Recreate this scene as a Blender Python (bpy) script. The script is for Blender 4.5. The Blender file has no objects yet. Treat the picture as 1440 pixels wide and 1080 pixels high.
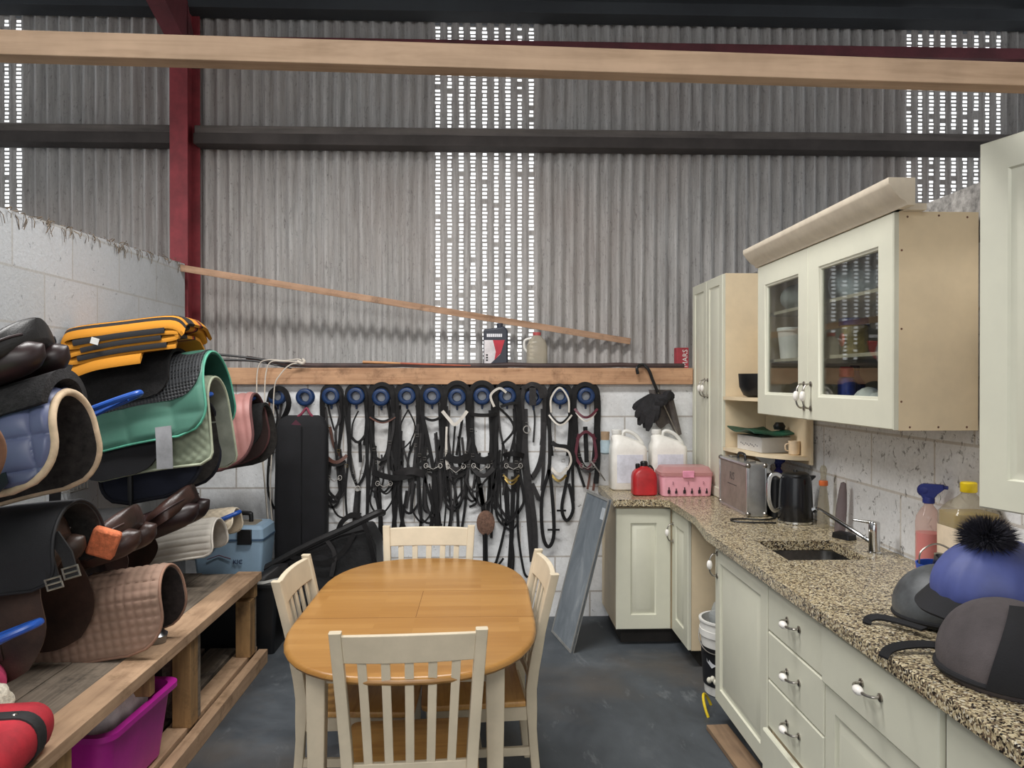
import bpy, bmesh, math, random
from mathutils import Vector, Matrix, Euler
R = random.Random(7)
PI = math.pi
SC = bpy.context.scene
COL = SC.collection
V = Vector

# ---------------------------------------------------------------- camera
F = 1080.0
YAW = math.atan(38 / 1080); PITCH = -math.atan(5 / 1080)
CAMZ = 1.62
cf = V((math.sin(YAW) * math.cos(PITCH), math.cos(YAW) * math.cos(PITCH), math.sin(PITCH)))
cr = V((math.cos(YAW), -math.sin(YAW), 0))
cu = cr.cross(cf)
def ray(px, py):
    return cf + cr * ((px - 720) / F) + cu * ((540 - py) / F)
def pY(px, py, Y):
    d = ray(px, py); return V((0, 0, CAMZ)) + d * (Y / d.y)
def pZ(px, py, Z):
    d = ray(px, py); return V((0, 0, CAMZ)) + d * ((Z - CAMZ) / d.z)
cam_d = bpy.data.cameras.new('camera'); cam = bpy.data.objects.new('camera', cam_d); COL.objects.link(cam)
cam.location = (0, 0, CAMZ); cam.rotation_euler = (PI / 2 + PITCH, 0, -YAW)
cam_d.sensor_width = 36; cam_d.lens = 36 * F / 1440; cam_d.clip_start = 0.05
SC.camera = cam

# ---------------------------------------------------------------- materials
def lin(h):
    h = h.lstrip('#'); o = []
    for i in (0, 2, 4):
        c = int(h[i:i + 2], 16) / 255
        o.append(c / 12.92 if c <= .04045 else ((c + .055) / 1.055) ** 2.4)
    return (*o, 1)
class NT:
    def __init__(s, name):
        s.m = bpy.data.materials.new(name); s.m.use_nodes = True
        s.t = s.m.node_tree; s.n = s.t.nodes; s.b = s.n['Principled BSDF']
        s.out = s.n['Material Output']
    def add(s, typ, **kw):
        n = s.n.new(typ)
        for k, v in kw.items():
            if k.startswith('i_'): n.inputs[k[2:].replace('_', ' ')].default_value = v
            else: setattr(n, k, v)
        return n
    def link(s, a, b): s.t.links.new(a, b)
    def coord(s, scale=(1, 1, 1), rot=(0, 0, 0), loc=(0, 0, 0), kind='Object'):
        c = s.add('ShaderNodeTexCoord'); m = s.add('ShaderNodeMapping')
        m.inputs['Scale'].default_value = scale; m.inputs['Rotation'].default_value = rot; m.inputs['Location'].default_value = loc
        s.link(c.outputs[kind], m.inputs['Vector']); return m.outputs['Vector']
    def noise(s, vec, scale, detail=4, rough=.6, dist=0):
        n = s.add('ShaderNodeTexNoise'); n.inputs['Scale'].default_value = scale; n.inputs['Detail'].default_value = detail
        n.inputs['Roughness'].default_value = rough; n.inputs['Distortion'].default_value = dist
        s.link(vec, n.inputs['Vector']); return n.outputs['Fac']
    def ramp(s, fac, stops, interp='LINEAR'):
        r = s.add('ShaderNodeValToRGB'); r.color_ramp.interpolation = interp
        e = r.color_ramp.elements
        while len(e) < len(stops): e.new(.5)
        for el, (p, c) in zip(e, stops):
            el.position = p; el.color = lin(c) if isinstance(c, str) else (c, c, c, 1)
        s.link(fac, r.inputs['Fac']); return r.outputs['Color']
    def mix(s, fac, a, b, mode='MIX'):
        m = s.add('ShaderNodeMix', data_type='RGBA', blend_type=mode)
        for sock, v in ((m.inputs[0], fac), (m.inputs[6], a), (m.inputs[7], b)):
            if isinstance(v, str): sock.default_value = lin(v)
            elif isinstance(v, (int, float)): sock.default_value = v
            else: s.link(v, sock)
        return m.outputs[2]
    def bump(s, h, strength=.3, dist=.01, normal=None):
        b = s.add('ShaderNodeBump'); b.inputs['Strength'].default_value = strength; b.inputs['Distance'].default_value = dist
        s.link(h, b.inputs['Height'])
        if normal is not None: s.link(normal, b.inputs['Normal'])
        return b.outputs['Normal']
    def fin(s, col=None, rough=.6, metal=0, normal=None, spec=None):
        if col is not None:
            if isinstance(col, str): s.b.inputs['Base Color'].default_value = lin(col)
            else: s.link(col, s.b.inputs['Base Color'])
        if isinstance(rough, (int, float)): s.b.inputs['Roughness'].default_value = rough
        else: s.link(rough, s.b.inputs['Roughness'])
        s.b.inputs['Metallic'].default_value = metal
        if spec is not None: s.b.inputs['Specular IOR Level'].default_value = spec
        if normal is not None: s.link(normal, s.b.inputs['Normal'])
        return s.m
MC = {}
def shade(h, k):
    h = h.lstrip('#'); return '#' + ''.join('%02x' % max(0, min(255, int(int(h[i:i + 2], 16) * k))) for i in (0, 2, 4))
def mat(name, col, rough=.6, metal=0, var=.12, scale=9, bump=0, bscale=120, spec=None):
    if name in MC: return MC[name]
    t = NT(name); co = t.coord()
    f = t.noise(co, scale, 5, .65)
    c = t.ramp(f, [(.3, shade(col, 1 - var)), (.7, shade(col, 1 + var))])
    nm = None
    if bump: nm = t.bump(t.noise(co, bscale, 3, .6), bump, .004)
    MC[name] = t.fin(c, rough, metal, nm, spec); return MC[name]
def wood(name, a, b, axis=0, sc=3.0, rough=.6, stretch=14, knots=True, dirt=None):
    t = NT(name); s = [stretch, stretch, stretch]; s[axis] = 1
    co = t.coord(tuple(s)); n1 = t.noise(co, sc, 6, .6, .6)
    c = t.ramp(n1, [(.3, a), (.55, b), (.75, shade(b, 1.06))])
    co2 = t.coord((2, 2, 2)); n2 = t.noise(co2, 2.2, 4, .6)
    c = t.mix(.35, c, t.ramp(n2, [(.3, shade(a, .8)), (.7, shade(b, 1.08))]))
    if dirt:
        n3 = t.noise(t.coord((1, 1, 1), loc=(3, 1, 2)), 5, 7, .75)
        c = t.mix(t.ramp(n3, [(.52, 0.0), (.68, .75)]), c, dirt)
    MC[name] = t.fin(c, rough, 0, t.bump(n1, .25, .004)); return MC[name]

# ---------------------------------------------------------------- mesh builder
def rr(hw, hd, r, n=5):
    r = min(r, hw * .999, hd * .999); pts = []
    for (sx, sy, a0) in ((1, 1, 0), (-1, 1, 90), (-1, -1, 180), (1, -1, 270)):
        for k in range(n + 1):
            a = math.radians(a0 + 90 * k / n)
            pts.append((sx * (hw - r) + r * math.cos(a), sy * (hd - r) + r * math.sin(a)))
    return pts
def circ(r, n=20): return [(r * math.cos(2 * PI * k / n), r * math.sin(2 * PI * k / n)) for k in range(n)]
def cat(pts, n=6, closed=False):
    P = [V(p) for p in pts]
    if len(P) < 3: return P
    o = []; N = len(P)
    rng = range(N) if closed else range(N - 1)
    for i in rng:
        if closed: a, b, c, d = P[i - 1], P[i], P[(i + 1) % N], P[(i + 2) % N]
        else: a, b, c, d = P[max(i - 1, 0)], P[i], P[i + 1], P[min(i + 2, N - 1)]
        for k in range(n):
            t = k / n
            o.append(.5 * ((2 * b) + (c - a) * t + (2 * a - 5 * b + 4 * c - d) * t * t + (3 * b - a - 3 * c + d) * t ** 3))
    if not closed: o.append(P[-1])
    return o
class MB:
    def __init__(s): s.v = []; s.f = []; s.mi = []; s.m = 0; s.M = None
    def add(s, vs, fs):
        o = len(s.v)
        for p in vs:
            p = V(p); s.v.append(s.M @ p if s.M is not None else p)
        for f in fs: s.f.append([i + o for i in f]); s.mi.append(s.m)
        return s
    def box(s, c, d, rot=None):
        x, y, z = d[0] / 2, d[1] / 2, d[2] / 2
        vs = [V(p) for p in ((-x, -y, -z), (x, -y, -z), (x, y, -z), (-x, y, -z), (-x, -y, z), (x, -y, z), (x, y, z), (-x, y, z))]
        if rot is not None:
            m = Euler(rot).to_matrix(); vs = [m @ p for p in vs]
        c = V(c)
        return s.add([p + c for p in vs], [(0, 3, 2, 1), (4, 5, 6, 7), (0, 1, 5, 4), (1, 2, 6, 5), (2, 3, 7, 6), (3, 0, 4, 7)])
    def b2(s, x0, x1, y0, y1, z0, z1):
        return s.box(((x0 + x1) / 2, (y0 + y1) / 2, (z0 + z1) / 2), (abs(x1 - x0), abs(y1 - y0), abs(z1 - z0)))
    def loft(s, loops, caps=True, closed=False):
        n = len(loops[0]); vs = [p for l in loops for p in l]; fs = []
        L = len(loops)
        for i in range(L if closed else L - 1):
            j = (i + 1) % L
            for k in range(n):
                k2 = (k + 1) % n
                fs.append((i * n + k, i * n + k2, j * n + k2, j * n + k))
        if caps and not closed:
            fs.append(tuple(range(n - 1, -1, -1))); fs.append(tuple((L - 1) * n + k for k in range(n)))
        return s.add(vs, fs)
    def lz(s, secs, c=(0, 0, 0), n=5, caps=True):
        """rounded-rectangle loft: (z, hw, hd, r[, ox, oy])"""
        loops = []
        for q in secs:
            ox, oy = (q[4], q[5]) if len(q) > 4 else (0, 0)
            loops.append([V((c[0] + ox + x, c[1] + oy + y, c[2] + q[0])) for x, y in rr(q[1], q[2], q[3], n)])
        return s.loft(loops, caps)
    def lathe(s, prof, c=(0, 0, 0), n=24, caps=True, sx=1, sy=1):
        return s.loft([[V((c[0] + x * sx, c[1] + y * sy, c[2] + z)) for x, y in circ(max(r, 1e-4), n)] for r, z in prof], caps)
    def tube(s, path, r, n=8, closed=False, flat=1.0):
        P = [V(p) for p in path]; N = len(P); loops = []; up = None
        for i in range(N):
            a = P[i - 1] if (i > 0 or closed) else P[i]; b = P[(i + 1) % N] if (i < N - 1 or closed) else P[i]
            t = (b - a)
            if t.length < 1e-9: t = V((0, 0, 1))
            t.normalize()
            if up is None:
                up = V((0, 0, 1)) if abs(t.z) < .9 else V((0, 1, 0))
            x = t.cross(up)
            if x.length < 1e-6: x = t.cross(V((1, .3, 0)))
            x.normalize(); y = x.cross(t).normalized(); up = y
            rad = r[i] if isinstance(r, (list, tuple)) else r
            loops.append([P[i] + x * (rad * math.cos(2 * PI * k / n)) + y * (rad * flat * math.sin(2 * PI * k / n)) for k in range(n)])
        return s.loft(loops, True, closed)
    def ribbon(s, path, w, t, nrm=(0, -1, 0), closed=False):
        P = [V(p) for p in path]; N = len(P); loops = []
        for i in range(N):
            a = P[i - 1] if (i > 0 or closed) else P[i]; b = P[(i + 1) % N] if (i < N - 1 or closed) else P[i]
            tg = (b - a).normalized(); nn = V(nrm[i]) if isinstance(nrm, list) else V(nrm)
            sd = tg.cross(nn)
            if sd.length < 1e-5: sd = tg.cross(V((.3, .5, 1)))
            sd.normalize(); nn = sd.cross(tg).normalized()
            ww = w[i] if isinstance(w, (list, tuple)) else w
            loops.append([P[i] + sd * ww / 2 + nn * t / 2, P[i] - sd * ww / 2 + nn * t / 2, P[i] - sd * ww / 2 - nn * t / 2, P[i] + sd * ww / 2 - nn * t / 2])
        return s.loft(loops, True, closed)
    def ball(s, c, r, n=16, m=10, cut=None, fn=None):
        r = (r, r, r) if isinstance(r, (int, float)) else r; loops = []
        a0 = -PI / 2 if cut is None else cut
        for i in range(m + 1):
            a = a0 + (PI / 2 - a0) * i / m
            k = max(math.cos(a), .002); l = []
            for j in range(n):
                b = 2 * PI * j / n
                p = V((r[0] * k * math.cos(b), r[1] * k * math.sin(b), r[2] * math.sin(a)))
                if fn: p = fn(p)
                l.append(p + V(c))
            loops.append(l)
        return s.loft(loops)
    def sheet(s, nu, nv, f, th=0.0, off=0.0):
        """f(u,v)->point, u,v in 0..1; closed slab of thickness th along the local normal"""
        e = 1e-3; top = []; nor = []
        for j in range(nv + 1):
            for i in range(nu + 1):
                u, v = i / nu, j / nv
                p = V(f(u, v)); du = V(f(min(u + e, 1), v)) - V(f(max(u - e, 0), v)); dv = V(f(u, min(v + e, 1))) - V(f(u, max(v - e, 0)))
                n = du.cross(dv)
                n = n.normalized() if n.length > 1e-12 else V((0, 0, 1))
                top.append(p + n * off); nor.append(n)
        W = nu + 1
        fs = [(j * W + i, j * W + i + 1, (j + 1) * W + i + 1, (j + 1) * W + i) for j in range(nv) for i in range(nu)]
        if not th: return s.add(top, fs)
        K = len(top); vs = top + [p - n * th for p, n in zip(top, nor)]
        fs2 = [tuple(K + i for i in reversed(q)) for q in fs]
        ed = [i for i in range(W)] + [j * W + nu for j in range(1, nv + 1)] + [nv * W + i for i in range(nu - 1, -1, -1)] + [j * W for j in range(nv - 1, 0, -1)]
        sd = [(ed[k], K + ed[k], K + ed[(k + 1) % len(ed)], ed[(k + 1) % len(ed)]) for k in range(len(ed))]
        return s.add(vs, fs + fs2 + sd)
    def panel(s, o, u, v, n, w, h, loops, th=.02, fill=True):
        """rectangular door front built of nested rectangles (inset, height)"""
        o, u, v, n = V(o), V(u), V(v), V(n); L = []
        def rect(i, d): return [o + u * i + v * i + n * d, o + u * (w - i) + v * i + n * d, o + u * (w - i) + v * (h - i) + n * d, o + u * i + v * (h - i) + n * d]
        L.append(rect(0, -th))
        for i, d in loops: L.append(rect(i, d))
        if not fill: L.append(rect(loops[-1][0], -th))
        return s.loft(L, fill, not fill)
    def prism(s, poly, a, b, fn):
        """poly 2-D extruded between a and b; fn(x,y,t)->3-D"""
        return s.loft([[V(fn(x, y, a)) for x, y in poly], [V(fn(x, y, b)) for x, y in poly]])
    def build(s, name, m, parent=None, loc=None, rot=None, bevel=0, seg=2, smooth=35, sub=0, world=False):
        me = bpy.data.meshes.new(name)
        vs = s.v
        if world and parent is not None:
            mi = parent.matrix_basis.inverted(); vs = [mi @ p for p in vs]
        elif world and loc is not None:
            vs = [p - V(loc) for p in vs]
        me.from_pydata([tuple(p) for p in vs], [], s.f)
        bm = bmesh.new(); bm.from_mesh(me); bmesh.ops.recalc_face_normals(bm, faces=bm.faces); bm.to_mesh(me); bm.free()
        for k in (m if isinstance(m, (list, tuple)) else [m]): me.materials.append(k)
        if any(s.mi):
            for p, i in zip(me.polygons, s.mi): p.material_index = i
        if smooth:
            for p in me.polygons: p.use_smooth = True
            me.set_sharp_from_angle(angle=math.radians(smooth))
        ob = bpy.data.objects.new(name, me); COL.objects.link(ob)
        if parent is not None: ob.parent = parent
        if loc is not None: ob.location = loc
        if rot is not None: ob.rotation_euler = rot
        if bevel:
            b = ob.modifiers.new('bevel', 'BEVEL'); b.width = bevel; b.segments = seg; b.limit_method = 'ANGLE'; b.angle_limit = math.radians(40)
        if sub:
            d = ob.modifiers.new('sub', 'SUBSURF'); d.levels = sub; d.render_levels = sub
        return ob
def tag(o, label, category, group=None):
    o['label'] = label; o['category'] = category
    if group: o['group'] = group
    return o
def thing(name, label, category, loc=(0, 0, 0), rot=(0, 0, 0), group=None):
    o = bpy.data.objects.new(name, None); COL.objects.link(o); o.empty_display_size = .1
    o.location = loc; o.rotation_euler = rot
    o.matrix_basis = Matrix.LocRotScale(V(loc), Euler(rot), None)
    return tag(o, label, category, group)
def structure(o): o['kind'] = 'structure'; return o
def plabel(o, t): o['label'] = t; return o
def text_mb(txt, size, origin, u, v, n, depth=.0006):
    """letters as mesh, laid on the plane (u,v) at origin (centre)"""
    cu_ = bpy.data.curves.new('txt', 'FONT'); cu_.body = txt; cu_.size = size; cu_.align_x = 'CENTER'; cu_.align_y = 'CENTER'
    cu_.extrude = depth; cu_.resolution_u = 2
    ob = bpy.data.objects.new('txt', cu_); COL.objects.link(ob)
    bpy.context.view_layer.update()
    me = bpy.data.meshes.new_from_object(ob.evaluated_get(bpy.context.evaluated_depsgraph_get()))
    o, u, v, n = V(origin), V(u), V(v), V(n)
    mb = MB(); mb.add([o + u * q.co.x + v * q.co.y + n * q.co.z for q in me.vertices], [list(p.vertices) for p in me.polygons])
    bpy.data.objects.remove(ob); bpy.data.curves.remove(cu_); bpy.data.meshes.remove(me)
    return mb
# ---------------------------------------------------------------- named materials
def m_block(name, base, dark, groove, off=0.0, axis='x', dirt=.5, spot=.63):
    t = NT(name)
    c = t.add('ShaderNodeTexCoord'); sp = t.add('ShaderNodeSeparateXYZ'); cb = t.add('ShaderNodeCombineXYZ'); t.link(c.outputs['Object'], sp.inputs[0])
    t.link(sp.outputs['X' if axis == 'x' else 'Y'], cb.inputs['X'])
    ad = t.add('ShaderNodeMath', operation='ADD'); t.link(sp.outputs['Z'], ad.inputs[0]); ad.inputs[1].default_value = off; t.link(ad.outputs[0], cb.inputs['Y'])
    br = t.add('ShaderNodeTexBrick'); t.link(cb.outputs[0], br.inputs['Vector'])
    for k, v in (('Scale', 1), ('Mortar Size', .007), ('Mortar Smooth', .45), ('Brick Width', .48), ('Row Height', .24), ('Bias', 0)): br.inputs[k].default_value = v
    br.inputs['Color1'].default_value = lin(base); br.inputs['Color2'].default_value = lin(shade(base, .955)); br.inputs['Mortar'].default_value = lin(groove)
    co = t.coord()
    big = t.noise(co, 1.6, 6, .65, .4); fine = t.noise(co, 46, 4, .7); sp2 = t.noise(co, 23, 5, .75, .6)
    col = t.mix(t.ramp(big, [(.5, 0.0), (.8, dirt)]), br.outputs['Color'], dark)
    col = t.mix(t.ramp(sp2, [(spot, 0.0), (spot + .07, .72)]), col, shade(dark, .55))
    col = t.mix(.22, col, t.ramp(fine, [(.25, shade(base, .62)), (.62, shade(base, 1.04))]), 'MULTIPLY')
    nm = t.bump(br.outputs['Fac'], -.6, .006)
    nm = t.bump(fine, .45, .006, nm)
    return t.fin(col, .85, 0, nm, .2)
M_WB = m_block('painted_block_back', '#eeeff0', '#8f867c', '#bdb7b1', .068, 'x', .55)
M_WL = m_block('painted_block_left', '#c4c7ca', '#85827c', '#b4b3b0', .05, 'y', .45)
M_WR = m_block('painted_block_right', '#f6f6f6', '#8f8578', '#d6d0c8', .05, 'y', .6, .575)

t = NT('cement_sheet')
co = t.coord((9, 9, .55)); st = t.noise(co, 3.2, 8, .72, .3); big = t.noise(t.coord((1, 1, .8)), 1.1, 5, .6); sm = t.noise(t.coord((6, 6, 2)), 9, 6, .75, 1.0)
fl = t.noise(t.coord((30, 30, 9)), 3, 3, .7)
col = t.ramp(st, [(.25, '#888684'), (.47, '#aaa8a6'), (.62, '#bdbbb9'), (.8, '#cbc9c7')])
col = t.mix(t.ramp(big, [(.4, 0.0), (.72, .4)]), col, '#a3948c')
col = t.mix(t.ramp(sm, [(.56, 0.0), (.70, .6)]), col, '#3d3937')
col = t.mix(t.ramp(fl, [(.62, 0.0), (.74, .45)]), col, '#2f2c2a')
M_SHEET = t.fin(col, .9, 0, t.bump(st, .5, .01), .15)

t = NT('rubber_floor')
n1 = t.noise(t.coord(), 1.3, 7, .7, .5); n2 = t.noise(t.coord((1, .35, 1)), 7, 6, .75, .4); n3 = t.noise(t.coord(loc=(4, 2, 0)), .9, 5, .6)
col = t.ramp(n1, [(.3, '#31353a'), (.55, '#4a4f54'), (.75, '#64686c')])
col = t.mix(t.ramp(n2, [(.58, 0.0), (.74, .55)]), col, '#84888a')
col = t.mix(t.ramp(n3, [(.52, 0.0), (.70, .55)]), col, '#5d5348')
M_FLOOR = t.fin(col, t.ramp(n1, [(.3, .45), (.7, .75)]), 0, t.bump(n2, .2, .005), .4)

t = NT('granite_laminate')
vo = t.add('ShaderNodeTexVoronoi', feature='F1'); vo.inputs['Scale'].default_value = 190; vo.inputs['Randomness'].default_value = 1
cc = t.coord(); dn = t.add('ShaderNodeTexNoise'); dn.inputs['Scale'].default_value = 60; t.link(cc, dn.inputs['Vector'])
va = t.add('ShaderNodeVectorMath', operation='MULTIPLY_ADD'); t.link(dn.outputs['Color'], va.inputs[0]); va.inputs[1].default_value = (.012, .012, .012); t.link(cc, va.inputs[2])
t.link(va.outputs[0], vo.inputs['Vector'])
sep = t.add('ShaderNodeSeparateColor'); t.link(vo.outputs['Color'], sep.inputs[0])
col = t.ramp(sep.outputs[0], [(0, '#211c1a'), (.14, '#463d37'), (.25, '#7c6b58'), (.42, '#c2b391'), (.64, '#dcd0b0'), (.82, '#968a70'), (.93, '#dcd6c4')], 'CONSTANT')
col = t.mix(.25, col, t.ramp(t.noise(cc, 3, 4), [(.3, '#8c7a62'), (.7, '#e4d3b4')]), 'MULTIPLY')
M_GRAN = t.fin(col, .28, 0, None, .5)

t = NT('oak_table_top')
cx = t.coord((1, 1, 1)); br = t.add('ShaderNodeTexBrick'); t.link(cx, br.inputs['Vector']); br.offset = .37
for k, v in (('Scale', 1), ('Mortar Size', .0004), ('Brick Width', .38), ('Row Height', .052), ('Bias', 0)): br.inputs[k].default_value = v
br.inputs['Color1'].default_value = lin('#a87f48'); br.inputs['Color2'].default_value = lin('#9a703a'); br.inputs['Mortar'].default_value = lin('#8f6630')
g = t.noise(t.coord((1.2, 16, 16)), 5, 6, .65, .4)
col = t.mix(.55, br.outputs['Color'], t.ramp(g, [(.3, '#c89a58'), (.7, '#fff0c8')]), 'MULTIPLY')
col = t.mix(.5, col, br.outputs['Color'])
sc_ = t.noise(t.coord((2, 9, 2)), 4, 6, .8, 1.2)
col = t.mix(t.ramp(sc_, [(.66, 0.0), (.74, .35)]), col, '#6d4418')
M_TOP = t.fin(col, .32, 0, t.bump(g, .06, .002), .45)
M_SEAT = wood('oak_seat', '#b07c40', '#cf9f5c', 0, 3, .38, 12)
M_PINE = wood('planed_timber', '#a08468', '#c4a68a', 0, 2.2, .75, 14)
M_PINE2 = wood('plank_timber', '#8d6b50', '#b8957a', 0, 2.4, .8, 14, dirt='#5b4a3d')
M_PALE = wood('bench_timber', '#94755a', '#b8987a', 1, 2.4, .75, 14, dirt='#6b5236')
M_GREY = wood('weathered_board', '#4c443c', '#857869', 1, 3, .85, 18, dirt='#2e2823')
M_POST = wood('bench_post_timber', '#76593a', '#a88355', 2, 2.4, .75, 12, dirt='#463624')
M_RAIL = wood('rail_timber', '#9c7050', '#c39a78', 0, 2.4, .8, 14, dirt='#6e4e38')
M_DARKW = wood('purlin_timber', '#4b4644', '#6b6460', 0, 2, .9, 12)
M_CHAIR = mat('cream_paint', '#c9bca4', .5, var=.05, scale=5)
M_DOOR = mat('cream_door', '#d3d2c0', .42, var=.025, scale=3)
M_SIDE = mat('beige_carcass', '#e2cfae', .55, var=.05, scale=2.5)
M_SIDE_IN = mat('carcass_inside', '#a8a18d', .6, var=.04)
M_STEEL = mat('pewter_metal', '#a6a19a', .28, 1, var=.15, scale=30)
M_CHROME = mat('chrome', '#d8dadb', .12, 1, var=.04)
M_STAIN = mat('stainless_steel', '#8d9092', .3, 1, var=.08, scale=20)
M_CERAM = mat('white_ceramic', '#eeeae4', .2, var=.02)
M_RED = mat('red_oxide_paint', '#7c2c33', .65, var=.16, scale=6, bump=.15, bscale=60)
M_RED2 = mat('dark_oxide_paint', '#5a2a30', .7, var=.2, scale=4)
M_ROOF = mat('roof_sheet', '#34373b', .9, var=.15, scale=1.2)
M_BLK = mat('black_leather', '#161415', .42, var=.35, scale=14, bump=.25, bscale=160)
M_BLK2 = mat('black_leather_dull', '#1c1b1c', .6, var=.3, scale=20, bump=.2)
M_BRN = mat('brown_leather', '#36241f', .36, var=.3, scale=10, bump=.2, bscale=150)
M_BRN2 = mat('worn_brown_leather', '#35261f', .45, var=.35, scale=6, bump=.2, bscale=120)
M_TANL = mat('tan_leather', '#6b4632', .5, var=.2)
M_NYL = mat('black_nylon', '#121216', .85, var=.25, scale=7, bump=.2, bscale=200)
M_FLEECE = mat('black_fleece', '#131213', .95, var=.5, scale=60, bump=1, bscale=130)
M_BLUEP = mat('blue_plastic_coated_steel', '#1f4fa3', .35, var=.1, scale=20)
M_HOOK = mat('blue_bracket_enamel', '#143058', .4, var=.2, scale=40)
M_WHITE = mat('white_plastic', '#e0dfda', .45, var=.05, scale=5)
M_BLKP = mat('black_plastic', '#121315', .4, var=.2, scale=12)
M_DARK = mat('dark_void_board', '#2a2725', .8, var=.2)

def m_glass(name, tint='#ffffff', ior=1.5, rough=.02, body=0.0, bodycol='#ffffff'):
    t = NT(name); t.n.remove(t.b)
    tr = t.add('ShaderNodeBsdfTransparent'); tr.inputs['Color'].default_value = lin(tint)
    gl = t.add('ShaderNodeBsdfGlossy'); gl.inputs['Roughness'].default_value = rough
    fr = t.add('ShaderNodeFresnel'); ge = t.add('ShaderNodeNewGeometry'); mr = t.add('ShaderNodeMapRange'); mr.inputs['To Min'].default_value = ior; mr.inputs['To Max'].default_value = 1 / ior
    t.link(ge.outputs['Backfacing'], mr.inputs['Value']); t.link(mr.outputs['Result'], fr.inputs['IOR'])
    mx = t.add('ShaderNodeMixShader'); t.link(fr.outputs[0], mx.inputs[0]); t.link(tr.outputs[0], mx.inputs[1]); t.link(gl.outputs[0], mx.inputs[2])
    o = mx.outputs[0]
    if body:
        df = t.add('ShaderNodeBsdfDiffuse'); df.inputs['Color'].default_value = lin(bodycol)
        m2 = t.add('ShaderNodeMixShader'); m2.inputs[0].default_value = body; t.link(o, m2.inputs[1]); t.link(df.outputs[0], m2.inputs[2]); o = m2.outputs[0]
    t.link(o, t.out.inputs['Surface']); return t.m
M_PANE = m_glass('cabinet_glass', '#eef0ee', 1.5, .01)
M_CLEAR = m_glass('clear_plastic', '#e8e6da', 1.35, .08, .22, '#d8cfc0')

# ---------------------------------------------------------------- setting
YS = 5.60                      # corrugated sheeting plane
structure(MB().b2(-9, 9, -9, 5.62, -.1, 0).build('floor', M_FLOOR))
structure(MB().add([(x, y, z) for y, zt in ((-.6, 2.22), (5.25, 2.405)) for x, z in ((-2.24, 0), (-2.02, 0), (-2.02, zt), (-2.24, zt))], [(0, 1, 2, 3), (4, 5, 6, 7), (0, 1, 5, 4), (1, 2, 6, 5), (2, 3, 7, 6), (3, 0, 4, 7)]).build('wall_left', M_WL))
structure(MB().b2(-2.24, 1.94, 5.25, 5.47, 0, 1.70).build('wall_back_lower', M_WB))
structure(MB().b2(1.72, 1.94, -.3, 5.25, 0, 2.10).build('wall_right', M_WR))
structure(MB().b2(1.72, 1.94, -.3, 5.25, 2.10, 2.31).build('wall_right_top', mat('bare_grey_block', '#85827f', .95, var=.35, scale=26, bump=.8, bscale=90)))
# corrugated cladding with three bands of pierced ventilation slots
mb = MB(); P_ = .085; X0 = -.342; ZB, ZT = 1.45, 4.34
def sy(x): return YS + .022 * math.cos(2 * PI * (x - X0) / P_)
ventset = set(list(range(-43, -34)) + list(range(0, 9)) + list(range(41, 50)))
for i in range(-101, 108):
    xc = X0 + P_ * i
    if i in ventset:
        xs = [xc - P_ / 2 + P_ * k / 12 for k in range(4)]
        xa, xb = xs[-1], xc + (xc - xs[-1])
    else:
        xs = [xc - P_ / 2 + P_ * k / 8 for k in range(9)]
    def strip(xs):
        vs = [(x, sy(x), z) for z in (ZB, ZT) for x in xs]; n = len(xs)
        mb.add(vs, [(k, k + 1, n + k + 1, n + k) for k in range(n - 1)])
    strip(xs)
    if i in ventset:
        strip([xc + (xc - x) for x in reversed(xs)])
        y = sy(xa) - .016; z = ZB; k = 0
        base = R.uniform(.8, 1.0)
        while z < ZT - .03:
            h = .0285; zo = z + .008
            if R.random() < .05 or z < 1.74: mb.add([(xa, sy(xa), z), (xb, sy(xb), z), (xb, sy(xb), z + h), (xa, sy(xa), z + h)], [(0, 1, 2, 3)])
            else:
                w = .0205 * base * R.uniform(.72, 1.0); o = R.uniform(-.0015, .0015); bh = R.uniform(.0095, .0145)
                # bridge and side lips
                mb.add([(xa, sy(xa), z), (xb, sy(xb), z), (xb, sy(xb), z + bh), (xa, sy(xa), z + bh)], [(0, 1, 2, 3)])
                mb.add([(xa, sy(xa), z + bh), (xc + o - w, y + .016, z + bh), (xc + o - w, y + .016, z + h), (xa, sy(xa), z + h)], [(0, 1, 2, 3)])
                mb.add([(xc + o + w, y + .016, z + bh), (xb, sy(xb), z + bh), (xb, sy(xb), z + h), (xc + o + w, y + .016, z + h)], [(0, 1, 2, 3)])
            z += h
structure(mb.build('wall_back_upper', M_SHEET, smooth=60))
# roof: dark sheeting rising towards the front, open at the front of the barn
ra = math.atan2(2.15, 8.6)
structure(MB().add([(-9, 5.85, 4.30), (9, 5.85, 4.30), (9, -2.75, 6.34), (-9, -2.75, 6.34), (-9, 5.85, 4.34), (9, 5.85, 4.34), (9, -2.75, 6.38), (-9, -2.75, 6.38)],
    [(0, 1, 2, 3), (4, 5, 6, 7), (0, 1, 5, 4), (1, 2, 6, 5), (2, 3, 7, 6), (3, 0, 4, 7)]).build('ceiling', M_ROOF))
tag(MB().b2(-6, 6, 5.40, 5.57, 4.205, 4.29).build('eaves_beam', M_ROOF, bevel=.004), 'dark grey eaves beam right under the roof along the cladding', 'beam')
tag(MB().b2(-2.0, 6, 5.44, 5.50, 3.95, 4.026).build('steel_rail', M_RED2, bevel=.004), 'dark maroon steel rail across the top of the corrugated cladding', 'beam')
g_p = 'dark horizontal cladding rails'
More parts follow.
